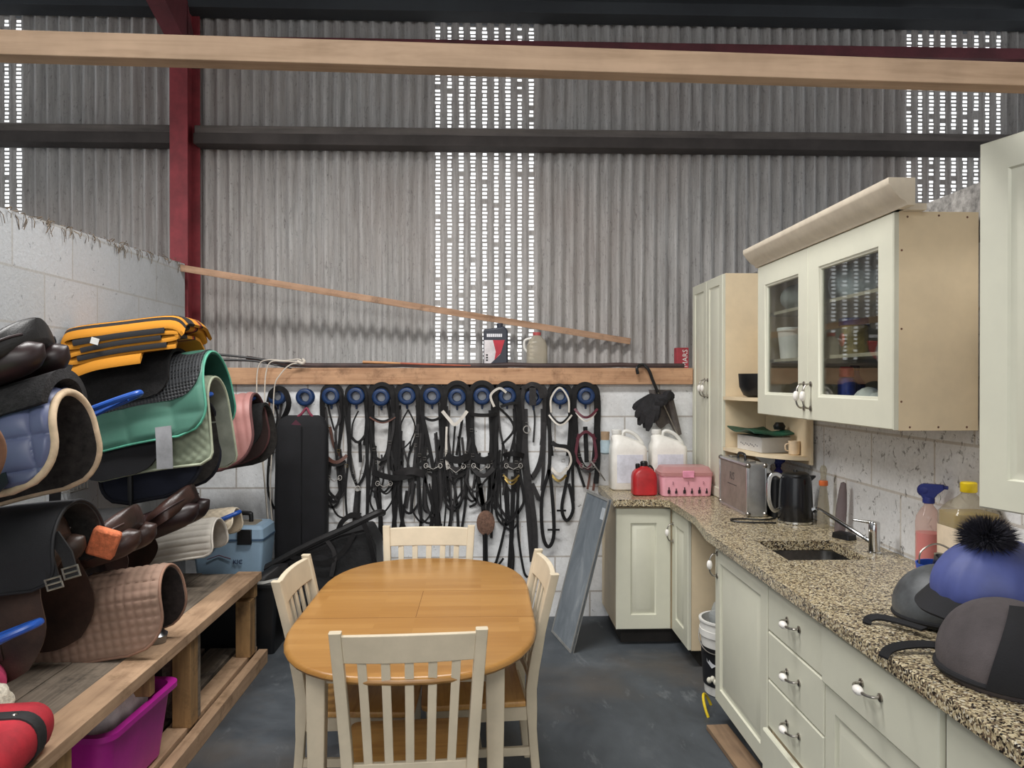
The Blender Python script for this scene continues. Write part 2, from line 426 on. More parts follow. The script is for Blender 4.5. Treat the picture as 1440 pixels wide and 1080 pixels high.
for x0, x1, lb in ((-6, -2.12, 'dark cladding rail left of the red steel column'), (-2.03, 6, 'long dark cladding rail right of the red steel column, crossing the light slots')):
    r_ = thing('cladding_rail', lb, 'beam', (x0, 5.5, 3.3), group=g_p)
    MB().b2(0, x1 - x0, -.05, .075, .045, .105).build('rail_web', M_DARKW, r_, bevel=.004)
    MB().b2(0, x1 - x0, -.075, .07, -.03, .045).build('rail_flange', mat('dark_flange_timber', '#403b39', .9, var=.2, scale=3), r_, bevel=.004)  # lower half of the rail in a darker timber tone
col_ = thing('steel_column', 'red oxide painted steel column rising behind the left block wall', 'column', (-2.08, 5.3, 0))
MB().b2(-.06, .06, 0, .014, 1.7, 4.2).build('front_flange', M_RED, col_, bevel=.002)
MB().b2(-.06, .06, .225, .24, 1.7, 4.2).build('rear_flange', M_RED, col_, bevel=.002)
MB().b2(-.006, .006, .014, .225, 1.7, 4.2).build('web', M_RED, col_)
MB().add([(-.06, -.0, 4.2), (.06, 0, 4.2), (.06, -1.6, 4.60), (-.06, -1.6, 4.60), (-.06, .24, 3.82), (.06, .24, 3.82), (.06, -1.6, 4.44), (-.06, -1.6, 4.44)],
    [(0, 1, 2, 3), (4, 5, 6, 7), (0, 1, 5, 4), (1, 2, 6, 5), (2, 3, 7, 6), (3, 0, 4, 7)]).build('rafter', M_RED2, col_)
# timber beam resting on both block walls
def axis_box(name, label, catg, a, b, w, h, m, roll=0, bevel=.003, warp=0, group=None):
    a, b = V(a), V(b); d = b - a; L = d.length
    o = MB(); n = 14
    loops = []
    for i in range(n + 1):
        x = L * i / n; dz = warp * math.sin(PI * i / n)
        loops.append([V((x, y, z + dz)) for y, z in ((-w / 2, -h / 2), (w / 2, -h / 2), (w / 2, h / 2), (-w / 2, h / 2))])
    ob = o.loft(loops).build(name, m, None, loc=a, bevel=bevel)
    q = d.to_track_quat('X', 'Z'); ob.rotation_euler = (q.to_matrix() @ Matrix.Rotation(roll, 3, 'X')).to_euler()
    return tag(ob, label, catg, group)
a = pZ(0, 66, 2.425); b = pZ(1440, 106, 2.405)
d = (b - a) / (b.x - a.x)
pa = a + d * (-2.15 - a.x) + V((0, .025, 0)); pb = a + d * (1.88 - a.x) + V((0, .025, 0))
axis_box('timber_beam', 'long pale sawn timber beam spanning overhead from wall to wall', 'beam', pa + V((0, 0, .012)), pb, .055, .06, M_PINE, 0, .002, .004)
pa = pY(243, 375, 5.18); pb = pY(886, 480, 5.54)
axis_box('plank', 'thin rough plank sloping down across the corrugated cladding', 'plank', pa, pb, .028, .045, M_PINE2, .1, .002)
tag(MB().b2(-1.95, 1.42, 5.20, 5.249, 1.593, 1.705).build('timber_rail', M_RAIL, bevel=.003), 'brown timber rail along the top of the white block wall above the bridle hooks', 'rail')
tag(MB().tube([(-1.62 + .15 * i, 5.285, 1.722 + (.006 if i % 5 == 2 else 0) + (.05 - .025 * i if i < 2 else 0)) for i in range(21)], .017, 10).build('pipe', mat('dark_pipe', '#3b2c2a', .6, var=.3), None), 'dark brown pipe lying along the top of the back block wall', 'pipe')
p0 = pY(510, 511, 5.27); p1 = pY(662, 514, 5.27)
w_ = thing('riding_whip', 'tan and red wooden stick lying on the rail left of the oil container', 'stick', p0)
pd = p1 - p0
MB().tube([V((0, 0, .01)), pd * .35 + V((0, 0, .006))], [.009, .007]).build('handle', mat('tan_stick', '#b98a60', .6), w_)
MB().tube([pd * .35 + V((0, 0, .006)), pd * .75, pd], [.007, .006, .004]).build('shaft', mat('red_stick', '#a3563f', .6), w_)
# ---------------------------------------------------------------- kitchen units
XF = 1.09            # plane of the base unit fronts
def pull(parent, c, along, out, L=.105):
    """bow handle with a ceramic bead; c centre on the door face"""
    c, a, n = V(c), V(along), V(out)
    h = MB()
    for sgn in (-1, 1):
        e = c + a * (sgn * L / 2)
        h.loft([[e + n * z + (a * x + a.cross(n) * y) for x, y in circ(r, 12)] for z, r in ((0, .012), (.004, .012), (.007, .006))])
    pts = cat([c - a * L / 2 + n * .004, c - a * L * .47 + n * .022, c - a * L * .3 + n * .034, c + n * .038, c + a * L * .3 + n * .034, c + a * L * .47 + n * .022, c + a * L / 2 + n * .004], 4)
    h.tube(pts, .0042, 8)
    hb = h.build('handle', M_STEEL, parent)
    b = MB(); prof = [(-.021, .005), (-.017, .0095), (-.008, .0125), (0, .0135), (.008, .0125), (.017, .0095), (.021, .005)]
    sd = a.cross(n)
    b.loft([[c + n * .037 + a * (t_ * 1.0) + (n * x + sd * y) for x, y in circ(r, 12)] for t_, r in prof])
    b.build('handle_bead', M_CERAM, parent)
RAISED = [(0, -.004), (.004, 0), (.070, 0), (.073, -.009), (.080, -.011), (.088, -.009), (.112, -.001), (.116, 0)]
SLAB = [(0, -.004), (.005, 0)]
def front(parent, name, x, y1, y0, z0, z1, loops, rot=None):
    """a front facing -X; y1 far edge, y0 near edge"""
    m = MB().panel((x, y1, z0), (0, -1, 0), (0, 0, 1), (-1, 0, 0), y1 - y0, z1 - z0, loops, .019)
    return m.build(name, M_DOOR, parent)
def carcass(name, label, x0, x1, y0, y1, z0, z1, group=None, plinth=True, hollow=False):
    r = thing(name, label, 'cabinet', (x1, (y0 + y1) / 2, 0), group=group)
    m = MB(); L = V(r.location)
    if hollow:
        m.loft([[V((x0 - L.x + a_, y0 - L.y + b_, z)) for a_, b_ in ((i_, i_), (x1 - x0 - i_, i_), (x1 - x0 - i_, y1 - y0 - i_), (i_, y1 - y0 - i_))] for z, i_ in ((z0 + .02, .018), (z1, .018), (z1, 0), (z0, 0))])
    else: m.b2(x0 - L.x, x1 - L.x, y0 - L.y, y1 - L.y, z0, z1)
    m.build('carcass', M_SIDE, r, bevel=.001)
    if plinth:
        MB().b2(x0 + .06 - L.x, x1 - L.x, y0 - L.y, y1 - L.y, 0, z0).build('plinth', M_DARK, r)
    return r, L
gb = 'cream base units under the worktop'
ZB_, ZT_ = .10, .845
# sink unit
r, L = carcass('base_cabinet', 'cream base unit with one raised panel door under the sink', XF + .02, 1.70, 2.925, 3.60, ZB_, ZT_, gb, hollow=True)
d = front(r, 'door', XF - L.x, 3.598 - L.y, 2.928 - L.y, ZB_ + .01, ZT_ - .005, RAISED)
pull(d, (XF - L.x, 3.565 - L.y, .755), (0, 0, 1), (-1, 0, 0))
# drawer unit
r, L = carcass('drawer_cabinet', 'cream base unit with four stacked drawers beside the sink unit', XF + .02, 1.70, 2.43, 2.922, ZB_, ZT_, gb)
for k in range(4):
    z1 = ZT_ - .004 - k * .186; o = .022 if k == 3 else 0
    d = front(r, 'drawer', XF - o - L.x, 2.919 - L.y, 2.433 - L.y, z1 - .181, z1, SLAB)
    if k < 3: pull(d, (XF - L.x, 2.676 - L.y, z1 - .085), (0, 1, 0), (-1, 0, 0))
# drawer over door, nearer
r, L = carcass('base_cabinet', 'cream base unit with a single wide drawer above a door, in front of the helmets', XF + .02, 1.70, 1.785, 2.427, ZB_, ZT_, gb)
d = front(r, 'drawer', XF - .012 - L.x, 2.424 - L.y, 1.788 - L.y, ZT_ - .19, ZT_ - .004, SLAB)
pull(d, (XF - .012 - L.x, 2.106 - L.y, ZT_ - .09), (0, 1, 0), (-1, 0, 0))
d = front(r, 'door', XF - L.x, 2.424 - L.y, 1.788 - L.y, ZB_ + .01, ZT_ - .196, RAISED)
pull(d, (XF - L.x, 1.83 - L.y, .56), (0, 0, 1), (-1, 0, 0))
r, L = carcass('base_cabinet', 'nearest cream base unit, cut off by the bottom right of the photo', XF + .02, 1.70, 1.14, 1.782, ZB_, ZT_, gb)
d = front(r, 'drawer', XF - L.x, 1.779 - L.y, 1.143 - L.y, ZT_ - .19, ZT_ - .004, SLAB)
pull(d, (XF - L.x, 1.46 - L.y, ZT_ - .09), (0, 1, 0), (-1, 0, 0))
d = front(r, 'door', XF - L.x, 1.779 - L.y, 1.143 - L.y, ZB_ + .01, ZT_ - .196, RAISED)
pull(d, (XF - L.x, 1.73 - L.y, .56), (0, 0, 1), (-1, 0, 0))
# corner unit
r = thing('corner_cabinet', 'cream L-shaped corner base unit with two hinged doors by the chalkboard', 'cabinet', (1.25, 4.9, 0), group=gb); L = r.location.copy()
m = MB(); m.b2(.80 - L.x, 1.70 - L.x, 4.66 - L.y, 5.22 - L.y, ZB_, ZT_); m.b2(1.158 - L.x, 1.70 - L.x, 4.27 - L.y, 4.66 - L.y, ZB_, ZT_)
m.build('carcass', M_SIDE, r, bevel=.001)
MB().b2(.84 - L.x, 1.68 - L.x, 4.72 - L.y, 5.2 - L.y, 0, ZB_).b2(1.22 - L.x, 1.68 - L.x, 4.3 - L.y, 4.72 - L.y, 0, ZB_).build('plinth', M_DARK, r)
cl = [(0, -.004), (.004, 0), (.088, 0), (.091, -.009), (.097, -.011), (.103, -.009), (.122, -.001), (.125, 0)]
d = MB().panel((.797 - L.x, 4.638 - L.y, ZB_ + .005), (1, 0, 0), (0, 0, 1), (0, -1, 0), .335, ZT_ - ZB_ - .01, cl, .02).build('door', M_DOOR, r)
d2 = front(r, 'door', 1.137 - L.x, 4.632 - L.y, 4.268 - L.y, ZB_ + .005, ZT_ - .005, cl)
pull(d2, (1.137 - L.x, 4.60 - L.y, .70), (0, 0, 1), (-1, 0, 0))
# worktops
def wt(mb, x0, x1, y0, y1): mb.b2(x0, x1, y0, y1, 0, .042)
w1 = MB()
poly = [(.775, 5.243), (.775, 4.612), (1.075, 4.605), (1.105, 4.56), (1.105, 4.0), (1.052, 3.62), (1.052, 3.40), (1.712, 3.40), (1.712, 5.243)]
w1.prism(poly, 0, .042, lambda x, y, t_: (x - 1.4, y - 3.8, t_))
for q in ((1.052, 1.712, 2.372, 3.03), (1.052, 1.215, 3.03, 3.40), (1.555, 1.712, 3.03, 3.40)): wt(w1, q[0] - 1.4, q[1] - 1.4, q[2] - 3.8, q[3] - 3.8)
tag(w1.build('worktop', M_GRAN, None, loc=(1.4, 3.8, .858), smooth=20), 'speckled granite-look worktop with the sink cut into it, running into the corner', 'worktop')
w2 = MB().b2(-.348, .312, -1.23, 0, 0, .042)
tag(w2.build('worktop', M_GRAN, None, loc=(1.4, 2.368, .858), bevel=.003), 'nearer piece of granite-look worktop that carries the riding helmets', 'worktop')
s = thing('sink', 'dark stainless steel undermount sink set in the granite worktop', 'sink', (1.385, 3.215, .70))
m = MB(); lo = []
for z, hw, hd in ((.156, .185, .2), (.156, .168, .183), (.05, .158, .172), (.012, .14, .155), (.004, .02, .02)):
    lo.append([V((x, y, z)) for x, y in rr(hw, hd, min(.05, hw * .9), 5)])
m.loft(lo, caps=False); m.lathe([(.022, .004), (.022, 0), (.001, 0)], caps=False)
m.build('basin', mat('sink_steel', '#6d6c6a', .38, 1, var=.2, scale=10), s)
MB().lathe([(.001, .006), (.028, .006), (.031, .003), (.031, 0)]).build('waste', M_CHROME, s)
f = thing('tap', 'chrome mixer tap with a long angled swivel spout behind the sink', 'tap', (1.615, 3.13, .9))
MB().lathe([(.028, 0), (.028, .008), (.023, .012), (.022, .085), (.0225, .09), (.0225, .128), (.019, .134), (.002, .136)]).build('body', M_CHROME, f)
MB().tube(cat([(-.015, .01, .05), (-.06, .045, .085), (-.15, .13, .15), (-.172, .15, .163), (-.18, .157, .158)], 5), .0085, 10).tube([(-.176, .153, .162), (-.187, .163, .153)], .0125, 10).build('spout', M_CHROME, f)
MB().tube([(0, 0, .128), (-.03, .012, .132), (-.075, .03, .137)], [.008, .0065, .005], 8).build('lever', M_CHROME, f)
# glazed wall unit
wy0, wy1, wx = 2.59, 3.90, 1.40
r = thing('wall_cabinet', 'cream wall unit with two glazed doors, crown moulding and beige end panel', 'cabinet', (1.70, 3.245, 1.447)); L = r.location.copy()
z0, z1 = 0, .753
def B(m, x0, x1, y0, y1, za, zb): return m.b2(x0 - L.x, x1 - L.x, y0 - L.y, y1 - L.y, za, zb)
ep = B(MB(), wx + .02, 1.70, wy1 - .018, wy1, z0, z1).build('end_panel', M_SIDE, r, bevel=.001)
ep = B(MB(), wx + .02, 1.70, wy0, wy0 + .018, z0, z1).build('end_panel', M_SIDE, r, bevel=.001)
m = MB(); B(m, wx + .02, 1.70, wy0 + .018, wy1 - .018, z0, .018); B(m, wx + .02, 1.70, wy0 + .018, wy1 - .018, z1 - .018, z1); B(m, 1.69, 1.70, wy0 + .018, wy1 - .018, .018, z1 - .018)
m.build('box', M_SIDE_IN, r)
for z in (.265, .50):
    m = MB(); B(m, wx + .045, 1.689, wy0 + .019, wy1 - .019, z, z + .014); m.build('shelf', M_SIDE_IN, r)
ym = 3.287
for ya, yb, hy in ((wy1, ym + .002, ym + .035), (ym - .002, wy0, ym - .035)):
    gl = [(0, -.004), (.004, 0), (.100, 0), (.104, -.005), (.110, -.007), (.113, -.013)]
    d = MB().panel((wx - L.x, ya - L.y, z0 + .002), (0, -1, 0), (0, 0, 1), (-1, 0, 0), ya - yb, z1 - .004, gl, .02, fill=False).build('door', M_DOOR, r)
    MB().b2(wx + .014 - L.x, wx + .0175 - L.x, yb + .105 - L.y, ya - .105 - L.y, .107, z1 - .107).build('glass_pane', M_PANE, d, smooth=0)
    pull(d, (wx - L.x, hy - L.y, .105), (0, 0, 1), (-1, 0, 0))
cp = [(.02, 0), (-.005, 0), (-.012, .012), (-.03, .022), (-.052, .045), (-.066, .066), (-.07, .072), (-.07, .09), (.02, .09)]
MB().prism(cp, wy0 - .10, wy1 + .02, lambda x, z, y: (wx + x - L.x, y - L.y, z1 + z)).b2(wx + .0 - L.x, wx + .10 - L.x, wy0 - .03 - L.y, wy0 + .018 - L.y, z1, z1 + .022).build('crown_moulding', mat('cream_moulding', '#d9cdb9', .5, var=.05), r)
# screw heads on the end panel
m = MB()
for x, z in ((1.45, .735), (1.56, .74), (1.66, .735), (1.46, .012), (1.56, .012), (1.66, .012), (1.43, .62), (1.43, .10), (1.43, .35)):
    MB().ball((x - L.x, wy0 - L.y, z), (.004, .0015, .004), 8, 4).build('screw_head', M_TANL, ep)
# tall cupboard standing on the worktop
dx, dy0, dy1 = 1.425, 4.57, 5.235
r = thing('tall_cupboard', 'narrow two-door cream cupboard standing on the worktop in the corner', 'cupboard', (1.56, 4.9, .90)); L = r.location.copy()
MB().b2(dx + .02 - L.x, 1.70 - L.x, dy0 - L.y, dy1 - L.y, .001, 1.365).build('carcass', M_SIDE, r, bevel=.001)
dl = [(0, -.004), (.004, 0), (.058, 0), (.061, -.006), (.068, -.008), (.075, -.006), (.09, -.001), (.094, 0)]
for ya, yb, hy in ((dy1 - .003, 4.904, 4.935), (4.900, dy0, 4.865)):
    d = front(r, 'door', dx - L.x, ya - L.y, yb - L.y, .002, 1.36, dl)
    pull(d, (dx - L.x, hy - L.y, .67), (0, 0, 1), (-1, 0, 0))
# quarter-round corner shelves between tall cupboard and glazed unit
r = thing('corner_shelf', 'cream rounded corner shelf unit between the tall cupboard and the glazed unit', 'shelf', (1.70, 4.56, 1.18)); 
MB().b2(-.012, 0, -.64, 0, 0, .75).build('back_panel', M_SIDE, r)
for z in (0.022, .325):
    pl = [(-.012, 0)] + [(-.012 - .26 * math.cos(a_) , -.62 * math.sin(a_)) for a_ in [PI / 2 * k / 14 for k in range(15)]]
    MB().prism(pl, z, z + .018, lambda x, y, t_: (x, y, t_)).build('shelf_board', M_SIDE, r)
# nearest wall unit, its door ajar
r = thing('wall_cabinet', 'tall cream wall unit at the right edge with its panelled door ajar', 'cabinet', (1.70, 1.55, 1.33)); L = r.location.copy()
MB().b2(-.30, 0, -.30, .27, 0, .86).build('carcass', M_SIDE, r, bevel=.001)
th = math.radians(17.5); u = V((math.sin(th), -math.cos(th), 0)); n_ = V((-math.cos(th), -math.sin(th), 0))
o = V((1.205 - L.x, 1.835 - L.y, -.02))
o2 = [(0, -.004), (.004, 0), (.075, 0), (.079, -.006), (.088, -.008), (.097, -.006), (.117, -.001), (.122, 0)]
d = MB().panel(o, u, (0, 0, 1), n_, .60, .885, o2, .02).build('door', M_DOOR, r)
MB().panel(o - n_ * .0201 + u * .02 + V((0, 0, .012)), u, (0, 0, 1), -n_, .55, .85, [(0, 0), (.06, 0), (.062, .004)], .001).build('door_back', M_DOOR, d)
# a loose board on the floor by the plinth
axis_box('board', 'worn brown plank lying on the floor along the base units', 'plank', (1.075, 3.52, .013), (1.115, 2.5, .013), .10, .024, wood('floor_board_timber', '#5f4c3c', '#8a7158', 0, 2.4, .8, 14), 0, .002)
tag(MB().tube([(.075 * math.cos(a_), .03 * math.sin(a_), .075 * math.sin(a_)) for a_ in [PI * k / 12 for k in range(13)]], .007, 8).build('plastic_hoop', mat('yellow_plastic', '#e3c62a', .45), None, loc=(1.10, 3.72, .0), rot=(0, 0, 1.2)), 'yellow plastic hoop handle on the floor below the sink unit door', 'handle')

# ---------------------------------------------------------------- things on the worktop
ZW = .9005
# two white canisters
def canister(x, y, rz, label):
    r = thing('jerrycan', label, 'container', (x, y, ZW), (0, 0, rz), 'white plastic jerrycans on the worktop')
    w, d = .118, .085
    b = MB().lz([(0, w - .012, d - .012, .03), (.006, w - .003, d - .003, .035), (.012, w, d, .035), (.265, w, d, .035), (.285, w - .004, d - .003, .04, -.001, 0), (.32, w - .03, d - .015, .045, -.018, 0), (.345, .055, .05, .04, -.055, 0), (.358, .03, .03, .029, -.072, 0), (.37, .026, .026, .025, -.075, 0)], n=5)
    b.build('body', mat('grubby_white_plastic', '#e9e6df', .45, var=.05, scale=9), r)
    MB().lathe([(.031, 0), (.032, .004), (.032, .024), (.029, .028), (.001, .028)], (-.075, 0, .366), 20).build('cap', M_WHITE, r)
    MB().tube(cat([(-.035, 0, .34), (-.03, 0, .375), (.0, 0, .383), (.05, 0, .36), (.092, 0, .31), (.1, 0, .275)], 4), .0125, 8, flat=1.25).build('handle', M_WHITE, r)
    MB().b2(-.085, .085, -d - .0012, -d + .001, .05, .235).build('paper_label', mat('pale_label', '#d6d8e2', .6), r)
    return r
canister(.945, 5.06, .0, 'white jerrycan at the left end of the worktop behind the red can')
canister(1.215, 5.075, .0, 'white jerrycan behind the pink box with a hollow top handle')
r = thing('fuel_can', 'small red plastic fuel can with a black cap next to the pink box', 'container', (1.0, 4.80, ZW), (0, 0, .0))
MB().lz([(0, .064, .05, .025), (.008, .076, .06, .03), (.11, .076, .06, .03), (.14, .07, .056, .03), (.165, .05, .045, .03), (.176, .026, .026, .025), (.186, .02, .02, .019)], n=5).build('body', mat('red_plastic', '#b0262a', .4, var=.12), r)
m = MB().lathe([(.024, 0), (.024, .022), (.018, .03), (.001, .031)], (.0, 0, .182), 14)
m.build('cap', M_BLKP, r)
MB().lathe([(.014, 0), (.015, .026), (.01, .032), (.001, .033)], (-.04, 0, .165), 12).build('vent_cap', M_BLKP, r)
MB().tube(cat([(.02, 0, .175), (.04, .0, .182), (.055, 0, .165), (.062, 0, .145)], 4), .006, 8).build('handle', M_BLKP, r)
# pink box
r = thing('storage_box', 'pale pink plastic grooming box with a clear lid and black bottle prints', 'box', (1.25, 4.795, ZW), (0, 0, 0))
pk = mat('pink_plastic', '#e8a7b4', .4, var=.04)
MB().lz([(0, .146, .082, .02), (.005, .152, .088, .022), (.115, .158, .095, .022), (.128, .158, .095, .022)], n=4).build('tub', pk, r)
lidm = m_glass('pink_clear_lid', '#eec9cc', 1.4, .1, .5, '#d9a9a6')
MB().lz([(0, .163, .10, .022), (.02, .163, .10, .022), (.024, .157, .094, .022), (.05, .145, .083, .022), (.054, .14, .078, .02)], (0, 0, .129), n=4).build('lid', lidm, r)
MB().b2(-.032, .04, -.109, -.1, .118, .162).build('clasp', mat('bright_pink', '#f29ab4', .4), r, bevel=.004)
m = MB()
for x in (-.115, -.07, -.018, .028, .075, .12):
    big = x in (-.115, -.018, .075)
    q = [(0, 0), (.012, 0), (.013, .018), (.007, .028), (.006, .042), (-.006 + .012, .042)]
    k = 1.0 if big else .85
    o_ = [(x - .008 * k, .02), (x + .008 * k, .02), (x + .0085 * k, .036 * k + .003), (x + .003, .042 * k + .004), (x + .0035, .055 * k + .005), (x - .0035, .055 * k + .005), (x - .003, .042 * k + .004), (x - .0085 * k, .036 * k + .003)]
    MB().prism(o_, 0, .0015, lambda a_, b_, t_: (a_, -.0925 - t_ - b_ * .055, b_)).build('printed_bottle', mat('black_print', '#2b1d22', .6), r)
for x in (-.09, .005, .1): text_mb('2', .024, (x, -.0978, .085), (1, 0, 0), (0, -.05, 1), (0, -1, 0)).build('printed_number', mat('plum_print', '#7b4a58', .6), r)
# umbrella hooked on the rail
r = thing('umbrella', 'black folded umbrella hooked by its crook handle over the pipe', 'umbrella', pY(918, 560, 5.16))
U = lambda px, py, dy=0: pY(px, py, 5.16 + dy) - r.location
MB().tube(cat([U(897, 526), U(896, 517), U(904, 513, .02), (U(912, 520)), U(918, 535), U(925, 552)], 5), .011, 10).build('handle', M_BLKP, r)
MB().tube([U(925, 552), U(958, 622)], .005, 8).build('shaft', M_STEEL, r)
m = MB()
for k in range(15):
    a_ = -1 + 2 * k / 14; bx, by = 925, 553
    ex, ey = 890 + 57 * (k / 14), 575 + 26 * math.sin(PI * min(1, k / 10)) - 10 * (k / 14) ** 2 * 2.2
    q = [U(bx + a_ * 8, by + 2, -.02), U((bx + ex) / 2 + a_ * 4, (by + ey) / 2 + 2, -.05 - .02 * (k % 2)), U(ex, ey + (k % 3) * 4, -.03 - .02 * (k % 2))]
    m.ribbon(cat(q, 3), [.02, .04, .05, .058, .06, .05, .02][:len(cat(q, 3))], .006)
m.build('canopy_folds', mat('black_umbrella_cloth', '#242326', .8, var=.3, scale=30), r)
m = MB().sheet(10, 10, lambda u, v: U(913 + u * 30 + v * 9 + u * v * 6, 548 + v * 60 - 14 * (1 - u) * v + 6 * math.sin(u * 9) * v, .02 - .025 * math.sin(u * 9) * (1 - .4 * v)), .006)
m.build('canopy', mat('faded_umbrella_cloth', '#57504d', .8, var=.2), r)
# aluminium case
r = thing('carry_case', 'dusty aluminium carry case standing on edge left of the kettle', 'case', (1.43, 4.23, ZW))
cs = mat('dusty_case_board', '#85776f', .55, var=.1, scale=12, spec=.3); al = mat('case_aluminium', '#c9cccf', .3, .9, var=.06, scale=20)
MB().b2(-.048, .048, -.235, .235, .004, .276).build('shell', cs, r)
m = MB()
for x in (-.05, .05):
    for (ya, yb, za, zb) in ((-.24, .24, 0, .014), (-.24, .24, .266, .28), (-.24, -.226, .014, .266), (.226, .24, .014, .266)): m.b2(x - .004, x + .004, ya, yb, za, zb)
m.b2(-.046, .046, -.24, -.2352, .002, .278); m.b2(-.046, .046, .2352, .24, .002, .278); m.b2(-.046, .046, -.235, .235, .2762, .2800)
m.build('frame', al, r, bevel=.002)
m = MB()
for x in (-.045, .045):
    for y in (-.234, .234):
        for z in (.0147, .270): MB().ball((x, y, z), .0145, 10, 8).build('corner_cap', M_STEEL, r)
MB().tube(cat([(0, -.06, .28), (0, -.055, .305), (0, -.03, .314), (0, .03, .314), (0, .055, .305), (0, .06, .28)], 4), .007, 8).build('handle', M_BLKP, r)
for y in (-.15, .15): MB().b2(-.02, .02, y - .022, y + .022, .28, .29).build('latch', M_STEEL, r, bevel=.002)
m = text_mb('R/S', .06, (-.0487, .02, .185), (0, -1, 0), (0, 0, 1), (-1, 0, 0)); m.b2(-.0490, -.0480, -.055, .1, .138, .142); m.build('printed_logo', mat('grey_print', '#4c4644', .6), r)
# kettle
r = thing('kettle', 'black jug kettle with a chrome handle on the worktop by the sink', 'kettle', (1.572, 3.835, ZW))
MB().lathe([(.082, 0), (.086, .004), (.086, .014), (.08, .016)], n=28).build('base', M_CHROME, r)
kb = mat('gloss_black_kettle', '#15161a', .22, var=.1)
MB().lathe([(.083, .016), (.085, .02), (.083, .10), (.078, .2), (.074, .232), (.07, .236), (.066, .24)], n=32).build('jug', kb, r)
MB().lathe([(.068, .238), (.066, .248), (.05, .256), (.012, .258), (.01, .268), (.001, .27)], n=24).build('lid', M_BLKP, r)
MB().ribbon(cat([(-.072, .0, .232), (-.1, .0, .246), (-.128, .0, .232), (-.138, .0, .17), (-.132, .0, .1), (-.11, .0, .062), (-.082, .0, .07)], 5), .021, .011, (0, 1, 0)).build('handle', M_CHROME, r, bevel=.003)
MB().loft([[V((.06, -.02, .2)), V((.06, .02, .2)), V((.06, .02, .238)), V((.06, -.02, .238))], [V((.1, -.006, .228)), V((.1, .006, .228)), V((.1, .012, .238)), V((.1, -.012, .238))]]).build('spout', kb, r)
tag(MB().tube(cat([(.0, 0, .006), (-.06, .01, .005), (-.14, .02, .005), (-.2, .06, .005), (-.19, .11, .005), (-.12, .12, .005), (-.03, .09, .005), (.05, .14, .005)], 6), .0042, 6).build('power_cable', M_BLKP, None, loc=(1.46, 3.80, ZW)), 'thin black cable looped on the worktop in front of the aluminium case', 'cable')
# small bottles behind kettle
r = thing('appliance', 'dark box-shaped appliance half hidden behind the kettle', 'appliance', (1.585, 4.06, ZW))
MB().lz([(0, .075, .09, .015), (.2, .072, .088, .015), (.215, .06, .075, .015)], n=3).build('housing', M_BLKP, r); MB().b2(-.0765, -.0735, -.045, .045, .05, .15).build('front_panel', M_STAIN, r)
def spray(x, y, h, rad, body, head, label, rz=0, liquid=None, name='spray_bottle'):
    r = thing(name, label, 'bottle', (x, y, ZW), (0, 0, rz), 'trigger spray bottles on the worktop')
    MB().lathe([(rad * .9, 0), (rad, .006), (rad, h * .58), (rad * .93, h * .64), (rad * .6, h * .72), (rad * .36, h * .76), (rad * .34, h * .8)], n=22).build('bottle', body, r)
    if liquid:
        MB().lathe([(rad * .86, .004), (rad * .94, .008), (rad * .94, h * .46), (.001, h * .465)], n=22).build('liquid', liquid, r)
    m = MB().lathe([(rad * .46, h * .785), (rad * .46, h * .84), (rad * .4, h * .86)], n=16)
    m.loft([[V((x_, y_, z_)) for x_, y_ in ((a0, -.013), (a1, -.013), (a1, .013), (a0, .013))] for z_, a0, a1 in ((h * .84, -.02, .018), (h * .89, -.024, .03), (h * .95, -.03, .052), (h, -.02, .05))])
    m.ball((-.014, 0, h * .925), (.026, .016, h * .075), 12, 8)
    hd = m.build('trigger_head', head, r, bevel=.002)
    MB().ribbon(cat([(.03, 0, h * .9), (.036, 0, h * .85), (.03, 0, h * .79)], 4), .012, .005, (1, 0, 0)).build('trigger', M_WHITE, hd)
    MB().tube([(.048, 0, h * .97), (.064, 0, h * .97)], .007, 10).build('nozzle', head, hd)
    return r
dblue = mat('royal_blue_plastic', '#1f2c78', .5, var=.15)
spray(1.565, 4.20, .30, .036, M_WHITE, M_WHITE, 'white trigger spray bottle behind the aluminium case', 2.6)
spray(1.64, 4.24, .30, .036, mat('violet_bottle', '#3e3a86', .45), dblue, 'violet trigger spray bottle in the corner behind the kettle', 2.9)
spray(1.65, 2.80, .335, .045, m_glass('milky_plastic', '#f8ece6', 1.3, .12, .28, '#e8d2ca'), dblue, 'spray bottle with pink liquid and a blue trigger head by the wall', -.7, mat('pink_liquid', '#e0555c', .3, var=.02))
r = thing('test_bottle', 'clear slim bottle with an orange collar against the wall behind the kettle', 'bottle', (1.655, 3.70, ZW))
MB().lathe([(.028, 0), (.03, .005), (.028, .1), (.017, .19), (.013, .25), (.017, .285), (.01, .302), (.001, .305)], n=16).build('glass', M_CLEAR, r); MB().lathe([(.019, .205), (.021, .208), (.021, .226), (.018, .23)], n=16).build('collar', mat('orange_plastic', '#d96f3a', .5), r)
r = thing('squeeze_bottle', 'grey tinted slim bottle leaning on the wall right of the kettle', 'bottle', (1.665, 3.55, ZW), (.06, .05, 0))
MB().lathe([(.024, 0), (.025, .02), (.024, .12), (.018, .2), (.012, .24), (.001, .245)], n=14).build('body', m_glass('grey_tint', '#b9aeb0', 1.35, .1, .35, '#9a8f90'), r)
tag(MB().lz([(0, .03, .05, .012), (.022, .028, .048, .012), (.03, .015, .03, .012)]).build('sponge', M_BLKP, None, loc=(1.635, 3.44, ZW), rot=(0, 0, .4)), 'small black scrubbing pad on the worktop behind the sink', 'sponge')
